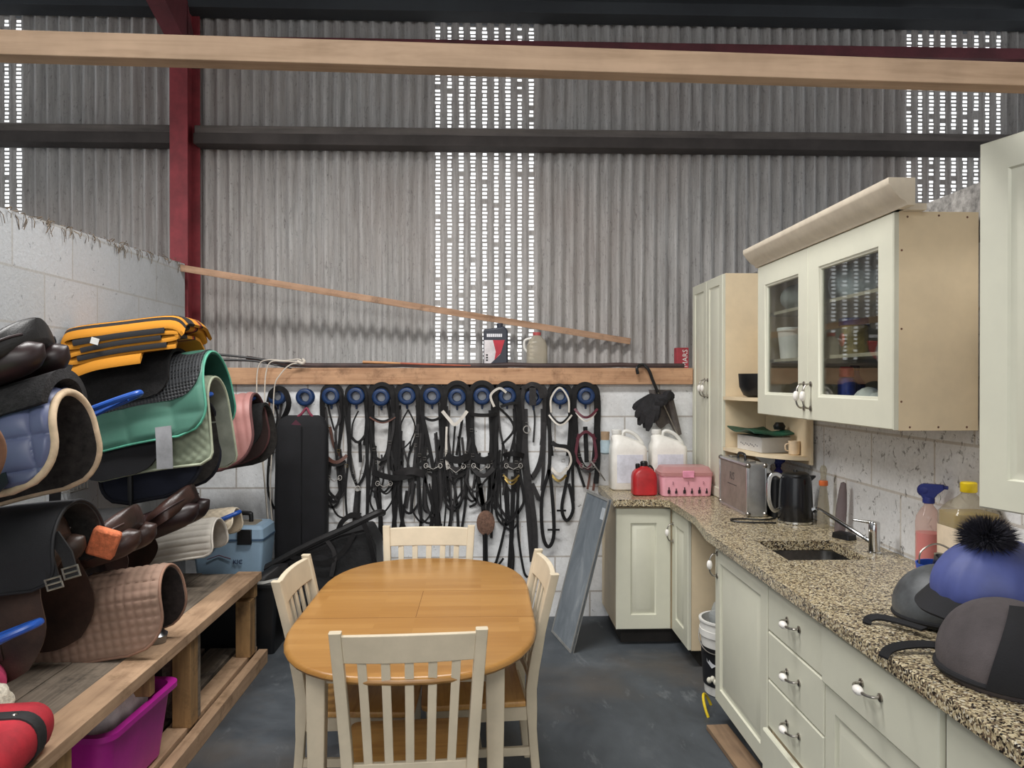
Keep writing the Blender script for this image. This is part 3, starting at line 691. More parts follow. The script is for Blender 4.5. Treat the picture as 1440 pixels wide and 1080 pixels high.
# oil bottle + jug + cup
r = thing('oil_bottle', 'large clear oil bottle with a yellow screw cap behind the blue hat', 'bottle', (1.622, 2.52, ZW))
MB().lz([(0, .07, .06, .02), (.01, .078, .066, .025), (.275, .078, .066, .025), (.305, .06, .05, .03), (.328, .034, .032, .03), (.34, .022, .022, .021), (.36, .021, .021, .02)], n=5).build('bottle', M_CLEAR, r)
MB().lz([(.004, .068, .058, .02), (.012, .074, .062, .025), (.262, .074, .062, .025), (.278, .074, .062, .025)], n=5).build('oil', m_glass('cooking_oil', '#ead27a', 1.2, .05, .5, '#d9be48'), r)
MB().lz([(.03, .0788, .0668, .025), (.232, .0788, .0668, .025)], n=5, caps=False).build('paper_label', mat('oil_label', '#dccab0', .6, var=.08), r)
MB().lathe([(.024, 0), (.026, .003), (.026, .03), (.022, .034), (.001, .034)], (0, 0, .345), 18).build('cap', mat('yellow_cap', '#f0c81a', .4), r)
r = thing('bucket', 'small blue bucket with a metal cup in it beside the pink liquid bottle', 'bucket', (1.485, 2.46, ZW))
MB().lathe([(.058, 0), (.066, .1), (.07, .12), (.066, .12), (.055, .004)], n=24).build('pail', mat('bright_blue_plastic', '#2350b4', .45), r)
MB().tube(cat([(-.066, .0, .115), (-.06, 0, .16), (-.01, 0, .185), (.045, 0, .16), (.066, 0, .115)], 5), .003, 6).build('bail', M_STEEL, r)
r = thing('metal_cup', 'small steel cup tipped inside the blue bucket', 'cup', (1.488, 2.46, ZW + .06), (.2, .2, 0))
MB().lathe([(.03, 0), (.04, .08), (.042, .085), (.037, .082), (.028, .005)], n=20).build('bowl', M_STAIN, r)
MB().tube([(.052 + .02 * math.cos(k), 0, .055 + .024 * math.sin(k)) for k in [2 * PI * q / 14 for q in range(14)]], .003, 6, True).build('ring_handle', M_STAIN, r)
# things on the corner shelf
ZS = 1.2205
r = thing('cardboard_box', 'flat white cardboard box with faint print on the lower corner shelf', 'box', (1.60, 4.33, ZS), (0, 0, .12))
MB().b2(-.1, .075, -.15, .15, 0, .085).build('carton', mat('white_card', '#d5d2cd', .7, var=.05), r, bevel=.003)
m = MB()
for k in range(11): m.ball((-.1005, -.10 + .02 * k, .035 + .006 * math.sin(k * 2.1)), (.0008, .0085, .004), 8, 4)
m.build('print', mat('grey_ink', '#8a878a', .7), r)
r = thing('mug', 'small cream cup at the rounded end of the lower corner shelf', 'cup', (1.658, 4.065, ZS))
MB().lathe([(.024, 0), (.029, .006), (.03, .075), (.027, .075), (.025, .008)], n=20).build('cup', mat('cream_stoneware', '#d8c2a4', .4), r)
MB().tube(cat([(-.028, 0, .06), (-.046, 0, .055), (-.046, 0, .028), (-.027, 0, .02)], 4), .004, 6).build('handle', MC['cream_stoneware'], r)
tag(MB().sheet(14, 6, lambda u, v: (-.14 + .22 * v, -.23 + .46 * u, .012 * math.sin(u * 7) + .008 * math.cos(v * 5)), .008).build('green_tray', mat('dark_green_plastic', '#1d4a37', .5, var=.2), None, loc=(1.59, 4.32, ZS + .106), smooth=60), 'thin dark green tray lying on top of the white cardboard box', 'tray')
tag(MB().lz([(0, .026, .026, .02), (.02, .03, .03, .02), (.04, .02, .02, .019)]).build('rubber_ball', M_BLKP, None, loc=(1.63, 4.2, ZS + .127)), 'small black rubber piece on the dark green tray', 'rubber piece')
r = thing('bowl', 'deep black bowl with an upright handle on the upper corner shelf', 'bowl', (1.575, 4.37, 1.524))
MB().lathe([(.06, 0), (.085, .012), (.108, .06), (.114, .135), (.109, .135), (.1, .06), (.07, .016)], n=28).build('bowl', M_BLKP, r)
MB().tube(cat([(.05, -.02, .12), (.07, -.03, .16), (.06, -.03, .215), (.03, -.02, .22)], 4), [.012] * 4 and .014, 8, flat=.6).build('handle', M_BLKP, r)
# things behind the glass
zsh = [1.447 + .0185, 1.447 + .2795, 1.447 + .5145]
r = thing('tub', 'white plastic tub on the middle shelf of the glazed unit', 'tub', (1.515, 3.74, zsh[1]))
MB().lathe([(.055, 0), (.068, .13), (.068, .136)], n=24).build('pot', M_WHITE, r); MB().lathe([(.072, 0), (.072, .014), (.068, .018), (.001, .018)], (0, 0, .135), 24).build('lid', M_WHITE, r)
tag(MB().ball((0, 0, .07), (.085, .16, .085), 18, 10, -.9, lambda p: p * (1 + .12 * math.sin(p.x * 50) * math.cos(p.y * 40))).build('cloth_bundle', mat('pale_blue_cloth', '#b9c6cf', .9), None, loc=(1.56, 3.20, zsh[2])), 'pale blue cloth bundle on the top shelf behind the right glass door', 'cloth')
tag(MB().ball((0, 0, .06), (.08, .11, .075), 16, 10, -.9, lambda p: p * (1 + .1 * math.sin(p.x * 60))).build('cloth_bundle', mat('grey_cloth', '#8c918e', .9), None, loc=(1.53, 3.68, zsh[2])), 'grey cloth bundle on the top shelf behind the left glass door', 'cloth')
r = thing('jar', 'coloured supplement jar with a blue lid on the middle shelf of the glazed unit', 'jar', (1.56, 3.20, zsh[1]))
MB().lathe([(.055, 0), (.058, .005), (.058, .12), (.05, .128)], n=24).build('pot', mat('green_orange_label', '#96885a', .5, var=.35, scale=14), r); MB().lathe([(.06, 0), (.06, .026), (.056, .03), (.001, .03)], (0, 0, .126), 24).build('lid', dblue, r)
MB().ball((-.056, -.01, .065), (.004, .028, .03), 14, 6).build('label_badge', mat('orange_badge', '#cf6a3c', .5), r)
r = thing('spray_can', 'slim blue spray bottle with a red cap on the bottom shelf of the glazed unit', 'bottle', (1.53, 3.20, zsh[0]))
MB().lathe([(.034, 0), (.036, .004), (.036, .15), (.028, .165), (.014, .172)], n=20).build('can', mat('blue_label', '#2a3f96', .4, var=.2, scale=30), r); MB().lathe([(.03, 0), (.03, .035), (.024, .042), (.001, .043)], (0, 0, .17), 18).build('cap', mat('red_cap', '#c0303c', .4), r)
r = thing('bottle', 'dark blue bottle beside the red-capped one on the bottom shelf', 'bottle', (1.60, 3.27, zsh[0])); MB().lathe([(.04, 0), (.042, .005), (.042, .14), (.02, .18), (.018, .2)], n=20).build('flask', dblue, r); MB().lathe([(.02, 0), (.02, .022), (.001, .023)], (0, 0, .198), 14).build('cap', M_BLKP, r)
tag(MB().ball((0, 0, .05), (.06, .1, .07), 16, 10, -.8, lambda p: p * (1 + .16 * math.sin(p.y * 60))).build('crumpled_bag', mat('white_bag', '#cfd2cf', .6), None, loc=(1.545, 3.02, zsh[0])), 'crumpled white bag on the bottom shelf behind the right glass door', 'bag')
tag(MB().lz([(0, .07, .1, .015), (.07, .07, .1, .015), (.075, .066, .096, .015)]).build('carton', mat('pale_violet_card', '#9ba0b8', .7), None, loc=(1.53, 3.68, zsh[0])), 'pale violet carton on the bottom shelf behind the left glass door', 'box')

# ---------------------------------------------------------------- helmets
def helmet(name, label, c, rot, rad, m, peak=None, pm=None, fold=0):
    r = thing(name, label, 'riding helmet', c, rot, 'riding helmets heaped on the worktop')
    a, b, h = rad
    def fn(p):
        k = 1 + .05 * (p.x / a); return V((p.x, p.y * k, p.z if p.z > 0 else p.z * .9))
    def fn2(p):
        q = fn(p); t_ = math.atan2(p.y, p.x); e_ = max(0, 1 - max(0, p.z) / h)
        k = 1 + fold * (math.sin(t_ * 17 + 1.5 * math.sin(t_ * 5)) * e_ + .5 * math.sin(t_ * 9 + p.z * 30)); return V((q.x * k, q.y * k, q.z))
    MB().ball((0, 0, .035), (a, b, h - .035), 96 if fold else 32, 22 if fold else 14, -.3, fn2).build('shell', m, r, smooth=80)
    MB().tube([(a * .97 * math.cos(t_), b * .985 * math.sin(t_), .012 + .0) for t_ in [2 * PI * k / 40 for k in range(40)]], .008, 8, True).build('rim', M_NYL, r)
    if peak:
        w, ln = peak
        MB().sheet(20, 6, lambda u, v: ((a * .96 + ln * v * math.sin(PI * (.12 + .76 * u)) ** .7) * math.cos((u - .5) * w), (b * .98 + ln * .55 * v) * math.sin((u - .5) * w), .022 - .03 * v - .025 * v * abs(u - .5)), .007).build('peak', pm or m, r)
    return r
velvet = mat('charcoal_velvet', '#4d4748', .95, var=.18, scale=5, bump=.3, bscale=300)
slate = mat('worn_slate_shell', '#4b4e50', .5, var=.3, scale=9)
h1 = helmet('riding_helmet', 'scuffed slate grey riding helmet behind the other helmets on the worktop', (1.375, 2.235, ZW + .006), (0, 0, 2.4), (.15, .13, .165), slate)
h2 = helmet('riding_helmet', 'charcoal velvet riding helmet with a black front panel, nearest on the worktop', (1.255, 1.80, ZW + .006), (0, 0, -1.25), (.165, .14, .187), velvet)
def fpatch(u, v):
    a_ = (u - .5) * 2.5; e = -.15 + v * 1.30; k = math.cos(e)
    return (.1665 * 1.012 * k * math.cos(a_ * (1 - .25 * v)), .14 * 1.06 * k * math.sin(a_ * (1 - .25 * v)), .035 + .167 * math.sin(e))
MB().sheet(20, 14, fpatch, .005, .003).build('front_panel', M_NYL, h2)
MB().ribbon(cat([pZ(1300, 885, .925), pZ(1264, 874, .922), pZ(1238, 868, .922), pZ(1222, 870, .914), pZ(1219, 877, .904)], 5), .024, .006, (0, -.5, 1)).build('chin_strap', M_NYL, h1, world=True)
MB().ribbon(cat([pZ(1335, 910, .925), pZ(1300, 906, .922), pZ(1268, 908, .918), pZ(1249, 914, .912), pZ(1242, 924, .904)], 5), .024, .006, (0, -.5, 1)).build('chin_strap', M_NYL, h2, world=True)
satin = mat('blue_satin', '#454f87', .58, var=.1, scale=6)
h3 = helmet('hat_silk', 'helmet in a blue satin cover with a dark fur pompom, resting on two helmets', (1.36, 2.0, ZW + .135), (-.08, .06, 3.5), (.165, .14, .165), satin, (2.3, .06), M_NYL, .012)
m = MB(); pr = random.Random(5)
for k in range(1500):
    a_ = pr.uniform(0, 2 * PI); z_ = pr.uniform(-.35, 1); q = math.sqrt(1 - z_ * z_)
    dr = V((q * math.cos(a_), q * math.sin(a_), z_)); dr = (dr + V((pr.gauss(0, .25), pr.gauss(0, .25), pr.gauss(0, .25)))).normalized()
    b0 = V((q * math.cos(a_), q * math.sin(a_), z_)) * .03; ln = pr.uniform(.03, .05); sd = dr.cross(V((.3, .2, .9))).normalized() * .0022; s2 = dr.cross(sd)
    m.add([b0 + sd, b0 - sd * .5 + s2 * .9, b0 - sd * .5 - s2 * .9, b0 + dr * ln], [(0, 1, 3), (1, 2, 3), (2, 0, 3)])
m.ball((0, 0, 0), .036, 12, 8); m.v = [V((p.x * 1.1, p.y * 1.1, p.z * .9)) + V((.04, .0, .172)) for p in m.v]
m.build('pompom', mat('dark_fur', '#25242e', .8, var=.4, scale=60), h3, smooth=0)
MB().ribbon(cat([(.0, -.02, .173), (.06, -.08, .13), (.03, -.13, .06)], 6), .01, .002, (0, -.5, 1)).build('seam', mat('dark_satin', '#2c356e', .5), h3)
# Heinz bucket in the appliance gap
r = thing('bucket', 'white catering bucket with a black label in the gap under the worktop', 'bucket', (1.255, 3.95, 0))
MB().lathe([(.105, 0), (.11, .004), (.13, .30), (.137, .302), (.137, .335), (.134, .335), (.134, .372), (.140, .374), (.140, .384), (.126, .384), (.104, .008)], n=36).build('pail', M_WHITE, r)
m = MB().sheet(24, 4, lambda u, v: ((.1125 + .0635 * (.05 + .2 * v) + .0012) * math.cos(PI * 1.25 + (u - .5) * 2.6), (.1125 + .0635 * (.05 + .2 * v) + .0012) * math.sin(PI * 1.25 + (u - .5) * 2.6), .05 + .2 * v), .0008)
m.build('label', mat('black_label', '#17181c', .5), r)
an = PI * 1.22; nv = V((math.cos(an), math.sin(an), 0)); uv = V((-math.sin(an), math.cos(an), 0))
rl = .128
m = MB().prism([(-.045, 0), (.045, 0), (.036, -.06), (0, -.085), (-.036, -.06)], .002, .0035, lambda x, z, t_: nv * (rl + t_ - abs(x) * .3) + uv * x + V((0, 0, .238 + z)))
m.build('label_shield', mat('label_grey', '#b9bcc0', .5), r)
text_mb('HEINZ', .03, nv * (rl + .005) + V((0, 0, .225)), uv, (0, 0, 1), nv).build('label_text', mat('black_ink', '#111214', .5), r)
m = MB(); 
for k in range(3): m.ball(nv * (rl - .006) + uv * (-.02 + .02 * k) + V((0, 0, .085 + .012 * (k % 2))), (.014, .014, .016), 10, 6)
m.build('label_picture', mat('label_cream', '#d8d4c4', .5), r)
MB().tube(cat([V((.139 * math.cos(t_), .139 * math.sin(t_), .35 - .12 * math.sin((t_ - PI * .75)) )) for t_ in [PI * .75 + PI * k / 10 for k in range(11)]], 2), .003, 6).build('bail', M_STEEL, r)
tag(MB().ball((0, 0, 0), (.085, .085, .12), 16, 10, None, lambda p: p * (1 + .14 * math.sin(p.x * 70 + p.z * 40) * math.cos(p.y * 60))).build('plastic_bag', m_glass('clear_film', '#e8ecec', 1.4, .1, .35, '#d8dcdc'), None, loc=(1.255, 3.95, .37)), 'crumpled clear plastic bag sticking out of the white bucket', 'bag')
# board leaning on the wall
bl, br, tl, tr = V((.435, 4.93, 0)), V((.515, 4.53, 0)), V((.655, 4.945, .935)), V((.775, 4.57, .872))
uu = (br - bl); L_ = uu.length; uu.normalize(); up = ((tl + tr) / 2 - (bl + br) / 2); H_ = up.length; up = (up - uu * up.dot(uu)).normalized(); nn = up.cross(uu).normalized()
r = thing('chalkboard', 'grey chalkboard panel leaning against the corner unit beside the bridles', 'board', bl)
Mx = Matrix((uu, nn, up)).transposed()
r.rotation_euler = Mx.to_euler(); r.matrix_basis = Matrix.LocRotScale(bl, Mx.to_euler(), None)
t = NT('slate_board'); n1 = t.noise(t.coord((1, 1, .6), (0, .5, 0)), 4.5, 6, .7, .8)
MBD = t.fin(t.ramp(n1, [(.3, '#636c74'), (.55, '#7d858c'), (.78, '#a3a9ae')]), .6)
MB().b2(0, L_, -.006, .006, .0, H_).build('slate', MBD, r)
m = MB()
for q in ((0, L_, 0, .014), (0, L_, H_ - .014, H_), (0, .014, .014, H_ - .014), (L_ - .014, L_, .014, H_ - .014)): m.b2(q[0], q[1], -.01, .01, q[2], q[3])
m.build('edge_frame', mat('grey_frame', '#8a8a87', .5), r)
MB().b2(L_ - .075, L_ - .02, -.0075, -.006, H_ - .13, H_ - .06).b2(L_ - .075, L_ - .02, .006, .0075, H_ - .13, H_ - .06).build('sticker', mat('pale_sticker', '#b6bcc2', .6), r)
# things on the wall ledge
r = thing('oil_container', 'red and dark blue motor oil container on the ledge between the light slots', 'container', pY(697, 515, 5.385)); r.location.z = 1.70; r.matrix_basis = Matrix.Translation(r.location)
ob_ = mat('dark_blue_plastic', '#2c303c', .45)
MB().prism([(-.085, 0), (.085, 0), (.085, .27), (.055, .30), (.0, .285), (-.085, .275)], -.05, .05, lambda x, z, y: (x, y, z)).build('body', ob_, r, bevel=.012, seg=3)
MB().prism([(-.08, .03), (-.055, .02), (.03, .10), (.062, .20), (-.08, .20)], .0505, .0515, lambda x, z, y: (x, -y, z)).build('label', mat('label_white', '#d9d4d6', .5), r)
MB().prism([(-.02, .20), (.062, .20), (.035, .11), (-.01, .06), (.0, .12)], .0516, .0522, lambda x, z, y: (x, -y, z)).build('label_flash', mat('label_red', '#b8283a', .5), r)
for k_ in range(8): MB().b2(-.062 + .0135 * k_, -.0505 + .0135 * k_, -.0525, -.049, .222, .244).build('label_letter', mat('label_letters', '#dcdce2', .5), r)
for k_ in range(3): MB().b2(-.068, -.054, -.0524, -.051, .055 + .018 * k_, .066 + .018 * k_).build('label_mark', mat('black_ink', '#111214', .5), r)
MB().lathe([(.022, 0), (.022, .03), (.001, .031)], (.03, 0, .29), 14).build('cap', ob_, r)
r = thing('milk_jug', 'cloudy plastic jug with a side handle and red cap right of the oil container', 'jug', pY(755, 515, 5.395)); r.location.z = 1.70; r.matrix_basis = Matrix.Translation(r.location)
MB().lz([(0, .066, .055, .03), (.006, .072, .06, .035), (.16, .072, .06, .035), (.205, .055, .05, .035), (.228, .03, .03, .028), (.24, .026, .026, .025)], n=5).build('body', m_glass('cloudy_plastic', '#ded8c8', 1.35, .15, .62, '#b8b0a0'), r)
MB().lathe([(.029, 0), (.029, .022), (.001, .023)], (0, 0, .236), 16).build('cap', mat('dull_red_cap', '#a84a4a', .5), r)
MB().tube(cat([(-.045, 0, .215), (-.085, 0, .2), (-.088, 0, .15), (-.068, 0, .12)], 4), .009, 8).build('handle', M_WHITE, r)
r = thing('snack_box', 'small red box with white lettering on the ledge beside the tall cupboard', 'box', pY(958, 515, 5.38)); r.location.z = 1.70; r.matrix_basis = Matrix.Translation(r.location)
MB().b2(-.042, .042, -.04, .04, .0, .15).build('carton', mat('red_card', '#a83a44', .6), r, bevel=.002)
text_mb('MARS', .05, (.018, -.0405, .075), (0, 0, 1), (-1, 0, 0), (0, -1, 0)).build('lettering', M_WHITE, r)
# ---------------------------------------------------------------- table and chairs
tb = thing('dining_table', 'oval-ended honey oak extending table with cream legs', 'table', (-.257, 3.05, 0), (0, 0, 0))
def tt_out(n=20, off=0):
    pts = []; a, b, s_ = .443 - off, .55 - off, .225
    for k in range(n + 1):
        t_ = PI * k / n; pts.append((a * math.copysign(abs(math.cos(t_)) ** .80, math.cos(t_)), s_ + b * abs(math.sin(t_)) ** .86))
    for k in range(n + 1):
        t_ = PI + PI * k / n; pts.append((a * math.copysign(abs(math.cos(t_)) ** .80, math.cos(t_)), -s_ - b * abs(math.sin(t_)) ** .86))
    return pts
m = MB(); lo = []
for z, o in ((.712, .014), (.716, .005), (.724, .0), (.732, .002), (.738, .008), (.74, .016)): lo.append([V((x, y, z)) for x, y in tt_out(20, o)])
m.loft(lo); m.build('table_top', M_TOP, tb)
mj = mat('table_joint', '#6a431b', .7)
for q in ((-.44, .44, -.192, -.190), (-.44, .44, .166, .168)):
    MB().b2(q[0], q[1], q[2], q[3], .7398, .7403).build('leaf_joint', mj, tb)
MB().b2(-.001, .001, -.19, .166, .7398, .7403).build('leaf_joint', mj, tb)
for x in (-.29, .29):
    for y in (-.53, .53):
        MB().lz([(0, .021, .021, .004), (.55, .03, .03, .005), (.63, .031, .031, .005), (.712, .031, .031, .005)], (x, y, 0), 3).build('leg', M_CHAIR, tb)
for q in ((-.26, .26, -.542, -.522), (-.26, .26, .522, .542), (-.302, -.282, -.50, .50), (.282, .302, -.50, .50)):
    MB().b2(q[0], q[1], q[2], q[3], .635, .711).build('apron', M_CHAIR, tb, bevel=.002)
def chair(label, x, y, rz):
    r = thing('dining_chair', label, 'chair', (x, y, 0), (0, 0, rz), 'cream slat-back dining chairs around the table')
    def yb(z):     # back line, raked
        return -.195 - .085 * max(0, (z - .45) / .43) ** 1.25 - .035 * max(0, (.45 - z) / .45) ** 2
    def hx(z): return .188 + .026 * max(0, (z - .45) / .43)
    for s_ in (-1, 1):
        lo = []
        for k in range(13):
            z = .885 * k / 12; w = .018 if z > .3 else .0165; dp = .021 if .3 < z < .6 else .017
            lo.append([V((s_ * hx(z) + x_, yb(z) + y_, z)) for x_, y_ in rr(w, dp, .005, 2)])
        m = MB().loft(lo)
        m.build('back_leg', M_CHAIR, r)
        MB().lz([(0, .015, .015, .003), (.32, .019, .019, .003), (.38, .019, .019, .003)], (s_ * .188, .185, 0), 2).build('front_leg', M_CHAIR, r)
        MB().b2(s_ * .188 - .009, s_ * .188 + .009, -.205, .175, .19, .222).build('stretcher', M_CHAIR, r, bevel=.002)
        MB().b2(s_ * .188 - .010, s_ * .188 + .010, -.185, .17, .325, .38).build('apron', M_CHAIR, r, bevel=.002)
    MB().b2(-.18, .18, -.008, .008, .195, .218).build('stretcher', M_CHAIR, r, bevel=.002)
    for y0 in (.175, -.19): MB().b2(-.17, .17, y0, y0 + .018, .325, .38).build('apron', M_CHAIR, r, bevel=.002)
    se = MB(); lo = []
    for z, o in ((.381, .006), (.385, .001), (.397, 0), (.403, .003), (.406, .010)):
        lo.append([V((px_ * (1 if py_ > 0 else .955), py_ + .01, z - (.006 * (1 - (px_ / .22) ** 2) if z > .405 else 0))) for px_, py_ in rr(.222 - o, .212 - o, .03, 4)])
    # notch at the back so the seat stops in front of the posts
    se.loft(lo); se.v = [V((p.x, max(p.y, -.172), p.z)) for p in se.v]
    se.build('seat', M_SEAT, r)
    def rail(z0, z1, th, bow, nm):
        L_ = []
        for k in range(13):
            a_ = -1 + k / 6; x_ = a_ * (hx((z0 + z1) / 2) - .012); b_ = -bow * (1 - a_ * a_)
            L_.append([V((x_, yb(z0) + b_ - th / 2, z0)), V((x_, yb(z0) + b_ + th / 2, z0)), V((x_, yb(z1) + b_ + th / 2, z1 + .004 * (1 - a_ * a_))), V((x_, yb(z1) + b_ - th / 2, z1 + .004 * (1 - a_ * a_)))])
        MB().loft(L_).build(nm, M_CHAIR, r, bevel=.003)
    rail(.788, .874, .02, .016, 'top_rail'); rail(.430, .458, .018, .010, 'lower_rail')
    for k in range(5):
        a_ = (k - 2) * .355
        pts = [V((a_ * (hx(z) - .012), yb(z) - .013 * (1 - a_ * a_), z)) for z in (.455, .54, .63, .71, .79)]
        MB().ribbon(pts, .027, .010, (0, -1, .2)).build('slat', M_CHAIR, r, bevel=.002)
    return r
chair('cream slat-back chair in the foreground, nearest to the camera at the table end', -.240, 2.545, .06)
chair('cream slat-back chair at the left side of the table beside the bench', -.478, 3.045, -PI / 2 - .02)
chair('cream slat-back chair at the right side of the table facing the units', -.032, 3.10, PI / 2 + .07)
chair('cream slat-back chair at the far end of the table below the bridles', -.283, 3.615, PI)

# ---------------------------------------------------------------- bench
bn = thing('bench', 'rough timber pallet bench along the left wall', 'bench', (-1.64, 3.0, 0))
bx = lambda m, x0, x1, y0, y1, z0, z1: m.b2(x0 + 1.64, x1 + 1.64, y0 - 3, y1 - 3, z0, z1)
for k, (x0, x1) in enumerate(((-2.0, -1.80), (-1.795, -1.605), (-1.60, -1.412))):
    bx(MB(), x0, x1, 1.55, 4.40 + .015 * (k % 2), .498, .524 + .002 * (k % 2)).build('board', M_GREY, bn, bevel=.002)
bx(MB(), -1.408, -1.275, 1.55, 4.43, .484, .530).build('front_board', M_PALE, bn, bevel=.003)
for y in (1.9, 3.0, 4.35): bx(MB(), -1.98, -1.29, y, y + .045, .40, .483).build('cross_bearer', M_POST, bn, bevel=.002)
for y in (4.28, 3.42, 2.36): bx(MB(), -1.375, -1.295, y, y + .09, .09, .483 if y < 2 else .40 if y in (4.28,) else .483).build('post', M_POST, bn, bevel=.002)
bx(MB(), -1.37, -1.30, 4.375, 4.41, .09, .40).build('post', M_GREY, bn, bevel=.002)
bx(MB(), -1.46, -1.30, 3.52, 3.555, .09, .483).build('post', M_GREY, bn, bevel=.002)
bx(MB(), -1.40, -1.31, 1.6, 4.46, .045, .09).build('lower_rail', M_PALE, bn, bevel=.002)
bx(MB(), -1.30, -1.25, 1.6, 4.46, .0, .075).build('lower_rail', M_PALE, bn, bevel=.002)
for x0, x1 in ((-1.95, -1.80), (-1.75, -1.60), (-1.57, -1.42)): bx(MB(), x0, x1, 1.6, 4.44, .05, .09).build('lower_board', M_GREY, bn, bevel=.002)
for y in (1.65, 2.9, 4.3): bx(MB(), -1.95, -1.31, y, y + .1, 0, .05).build('bearer', M_POST, bn)
# magenta tub
mg = mat('magenta_plastic', '#b02490', .38, var=.08, scale=5)
r = thing('storage_tub', 'magenta plastic tub stuffed with white cloths under the bench', 'tub', (-1.505, 2.98, .0915), (0, 0, -.05))
MB().lz([(0, .165, .215, .05), (.01, .175, .225, .05), (.27, .205, .258, .06), (.272, .228, .28, .06), (.292, .228, .28, .06), (.292, .20, .252, .055), (.02, .165, .21, .05)], n=5).build('body', mg, r)
def lump(name, label, catg, c, rad, m, amp=.1, fr=30, seed=1, rot=(0, 0, 0), cut=None, group=None):
    q = random.Random(seed); ph = [q.uniform(0, 6) for _ in range(6)]
    def fn(p):
        k = 1 + amp * (math.sin(p.x * fr + ph[0]) * math.cos(p.y * fr * .8 + ph[1]) + .6 * math.sin(p.z * fr * 1.3 + ph[2] + p.x * fr * .7) + .4 * math.sin((p.y + p.x) * fr * 2 + ph[3]))
        return V((p.x * k, p.y * k, p.z * k))
    return tag(MB().ball((0, 0, 0), rad, 30, 18, cut, fn).build(name, m, None, loc=c, rot=rot, smooth=80), label, catg, group)
lump('cloth_heap', 'crumpled white cloths heaped in the magenta tub', 'cloth', (-1.475, 2.98, .35), (.15, .20, .11), mat('white_cloth', '#d9cfd0', .9, var=.16, scale=9), .13, 30, 4)
# boots
for k, (x, y, rz, lb) in enumerate(((-1.50, 3.90, .3, 'black boot lying under the bench near its far post'), (-1.62, 3.78, .9, 'second black boot behind the first under the bench'))):
    r = thing('boot', lb, 'boot', (x, y, .091), (0, 0, rz), 'black boots under the bench')
    MB().lz([(0, .045, .12, .04), (.012, .046, .122, .04), (.03, .044, .118, .04), (.06, .042, .10, .04, 0, -.012), (.09, .04, .065, .036, 0, -.045), (.15, .045, .055, .04, 0, -.055), (.2, .048, .056, .045, 0, -.055)], n=5).build('upper', M_BLK, r)
    MB().lz([(-.001, .047, .124, .042), (.012, .048, .126, .042)], n=5).build('sole', M_BLKP, r)
# black crate + blue tack box + shoe
r = thing('storage_crate', 'black plastic crate on the floor behind the far end of the bench', 'crate', (-1.50, 4.77, 0))
MB().lz([(0, .25, .19, .02), (.40, .28, .215, .025), (.402, .29, .225, .025), (.42, .29, .225, .025)], n=4).build('body', M_BLKP, r)
r = thing('tack_box', 'pale blue plastic tack box with a dark handle behind the bench', 'box', (-1.545, 4.80, .4215), (0, 0, .0))
bl = mat('powder_blue_plastic', '#8ea8be', .5, var=.06, scale=4)
MB().lz([(0, .19, .12, .02), (.19, .208, .138, .022), (.235, .21, .14, .022)], n=4).build('tub', bl, r)
MB().lz([(.0, .214, .144, .022), (.012, .214, .144, .022)], (0, 0, .233), n=4).build('rim', mat('slate_blue_plastic', '#3f566e', .5), r)
MB().lz([(.0, .212, .142, .022), (.055, .208, .138, .022), (.075, .19, .12, .022)], (0, 0, .2455), n=4).build('lid', bl, r)
MB().lz([(0, .15, .085, .02), (.006, .145, .08, .02)], (0, 0, .3205), n=4).build('lid_top', mat('dusty_tan', '#7e7769', .8), r)
MB().tube(cat([(-.10, 0, .32), (-.098, 0, .365), (-.08, 0, .378), (.08, 0, .378), (.098, 0, .365), (.10, 0, .32)], 4), .014, 8).build('handle', M_BLKP, r)
for x in (-.10, .105): MB().b2(x - .042, x + .042, -.158, -.141, .215, .305).build('latch', M_BLKP if x > 0 else mat('pale_latch', '#9dbdd6', .5), r, bevel=.004)
kp = mat('dark_red_print', '#5b3040', .6)
MB().tube([(-.12, -.1405, .125), (-.05, -.141, .15), (.02, -.141, .128)], .0028, 6).build('printed_roof', kp, r)
text_mb('KIC', .036, (.06, -.1375, .108), (1, 0, 0), (0, .05, 1), (0, -1, 0), .003).build('printed_name', mat('dark_blue_print', '#26324c', .6), r)
r = thing('shoe', 'black shoe with a white sole on the crate right of the blue box', 'shoe', (-1.275, 4.66, .4215), (0, 0, -.7))
MB().lz([(.0, .042, .12, .04), (.016, .043, .122, .04)], n=5).build('sole', M_WHITE, r); MB().lz([(.0165, .041, .118, .04), (.04, .04, .108, .038, 0, .008), (.065, .034, .07, .032, 0, .035), (.08, .03, .052, .028, 0, .05)], n=5).build('upper', M_BLK2, r)
# ---------------------------------------------------------------- saddle racks and tack on the left wall
g_r = 'blue saddle racks on the left wall'
def rack(Y, zt, label, xt=-1.40, hook=True):
    r = thing('saddle_rack', label, 'saddle rack', (-2.02, Y, zt - .62 * .40), group=g_r); zl = .62 * .40; L = xt + 2.02
    MB().tube(cat([(0, -.085, 0), (L * .55, -.075, zl * .55), (L * .88, -.052, zl * .88), (L, 0, zl), (L * .88, .052, zl * .88), (L * .55, .075, zl * .55), (0, .085, 0)], 5), .0125, 10).build('loop', M_BLUEP, r)
    MB().b2(0, .006, -.13, .13, -.035, .035).build('wall_plate', M_BLUEP, r, bevel=.002)
    MB().tube([(.006, 0, -.12), (L * .7, -.0, zl * .62), (L * .92, 0, zl * .9)], .008, 8).build('brace', M_BLUEP, r)
    if hook: MB().tube(cat([(L * .52, -.075, zl * .5), (L * .52, -.092, zl * .5 - .10), (L * .49, -.092, zl * .5 - .135), (L * .42, -.092, zl * .5 - .14), (L * .38, -.092, zl * .5 - .115)], 5), .0085, 8).build('bridle_hook', M_BLUEP, r)
    return r
UZ, LZ = 1.57, .86
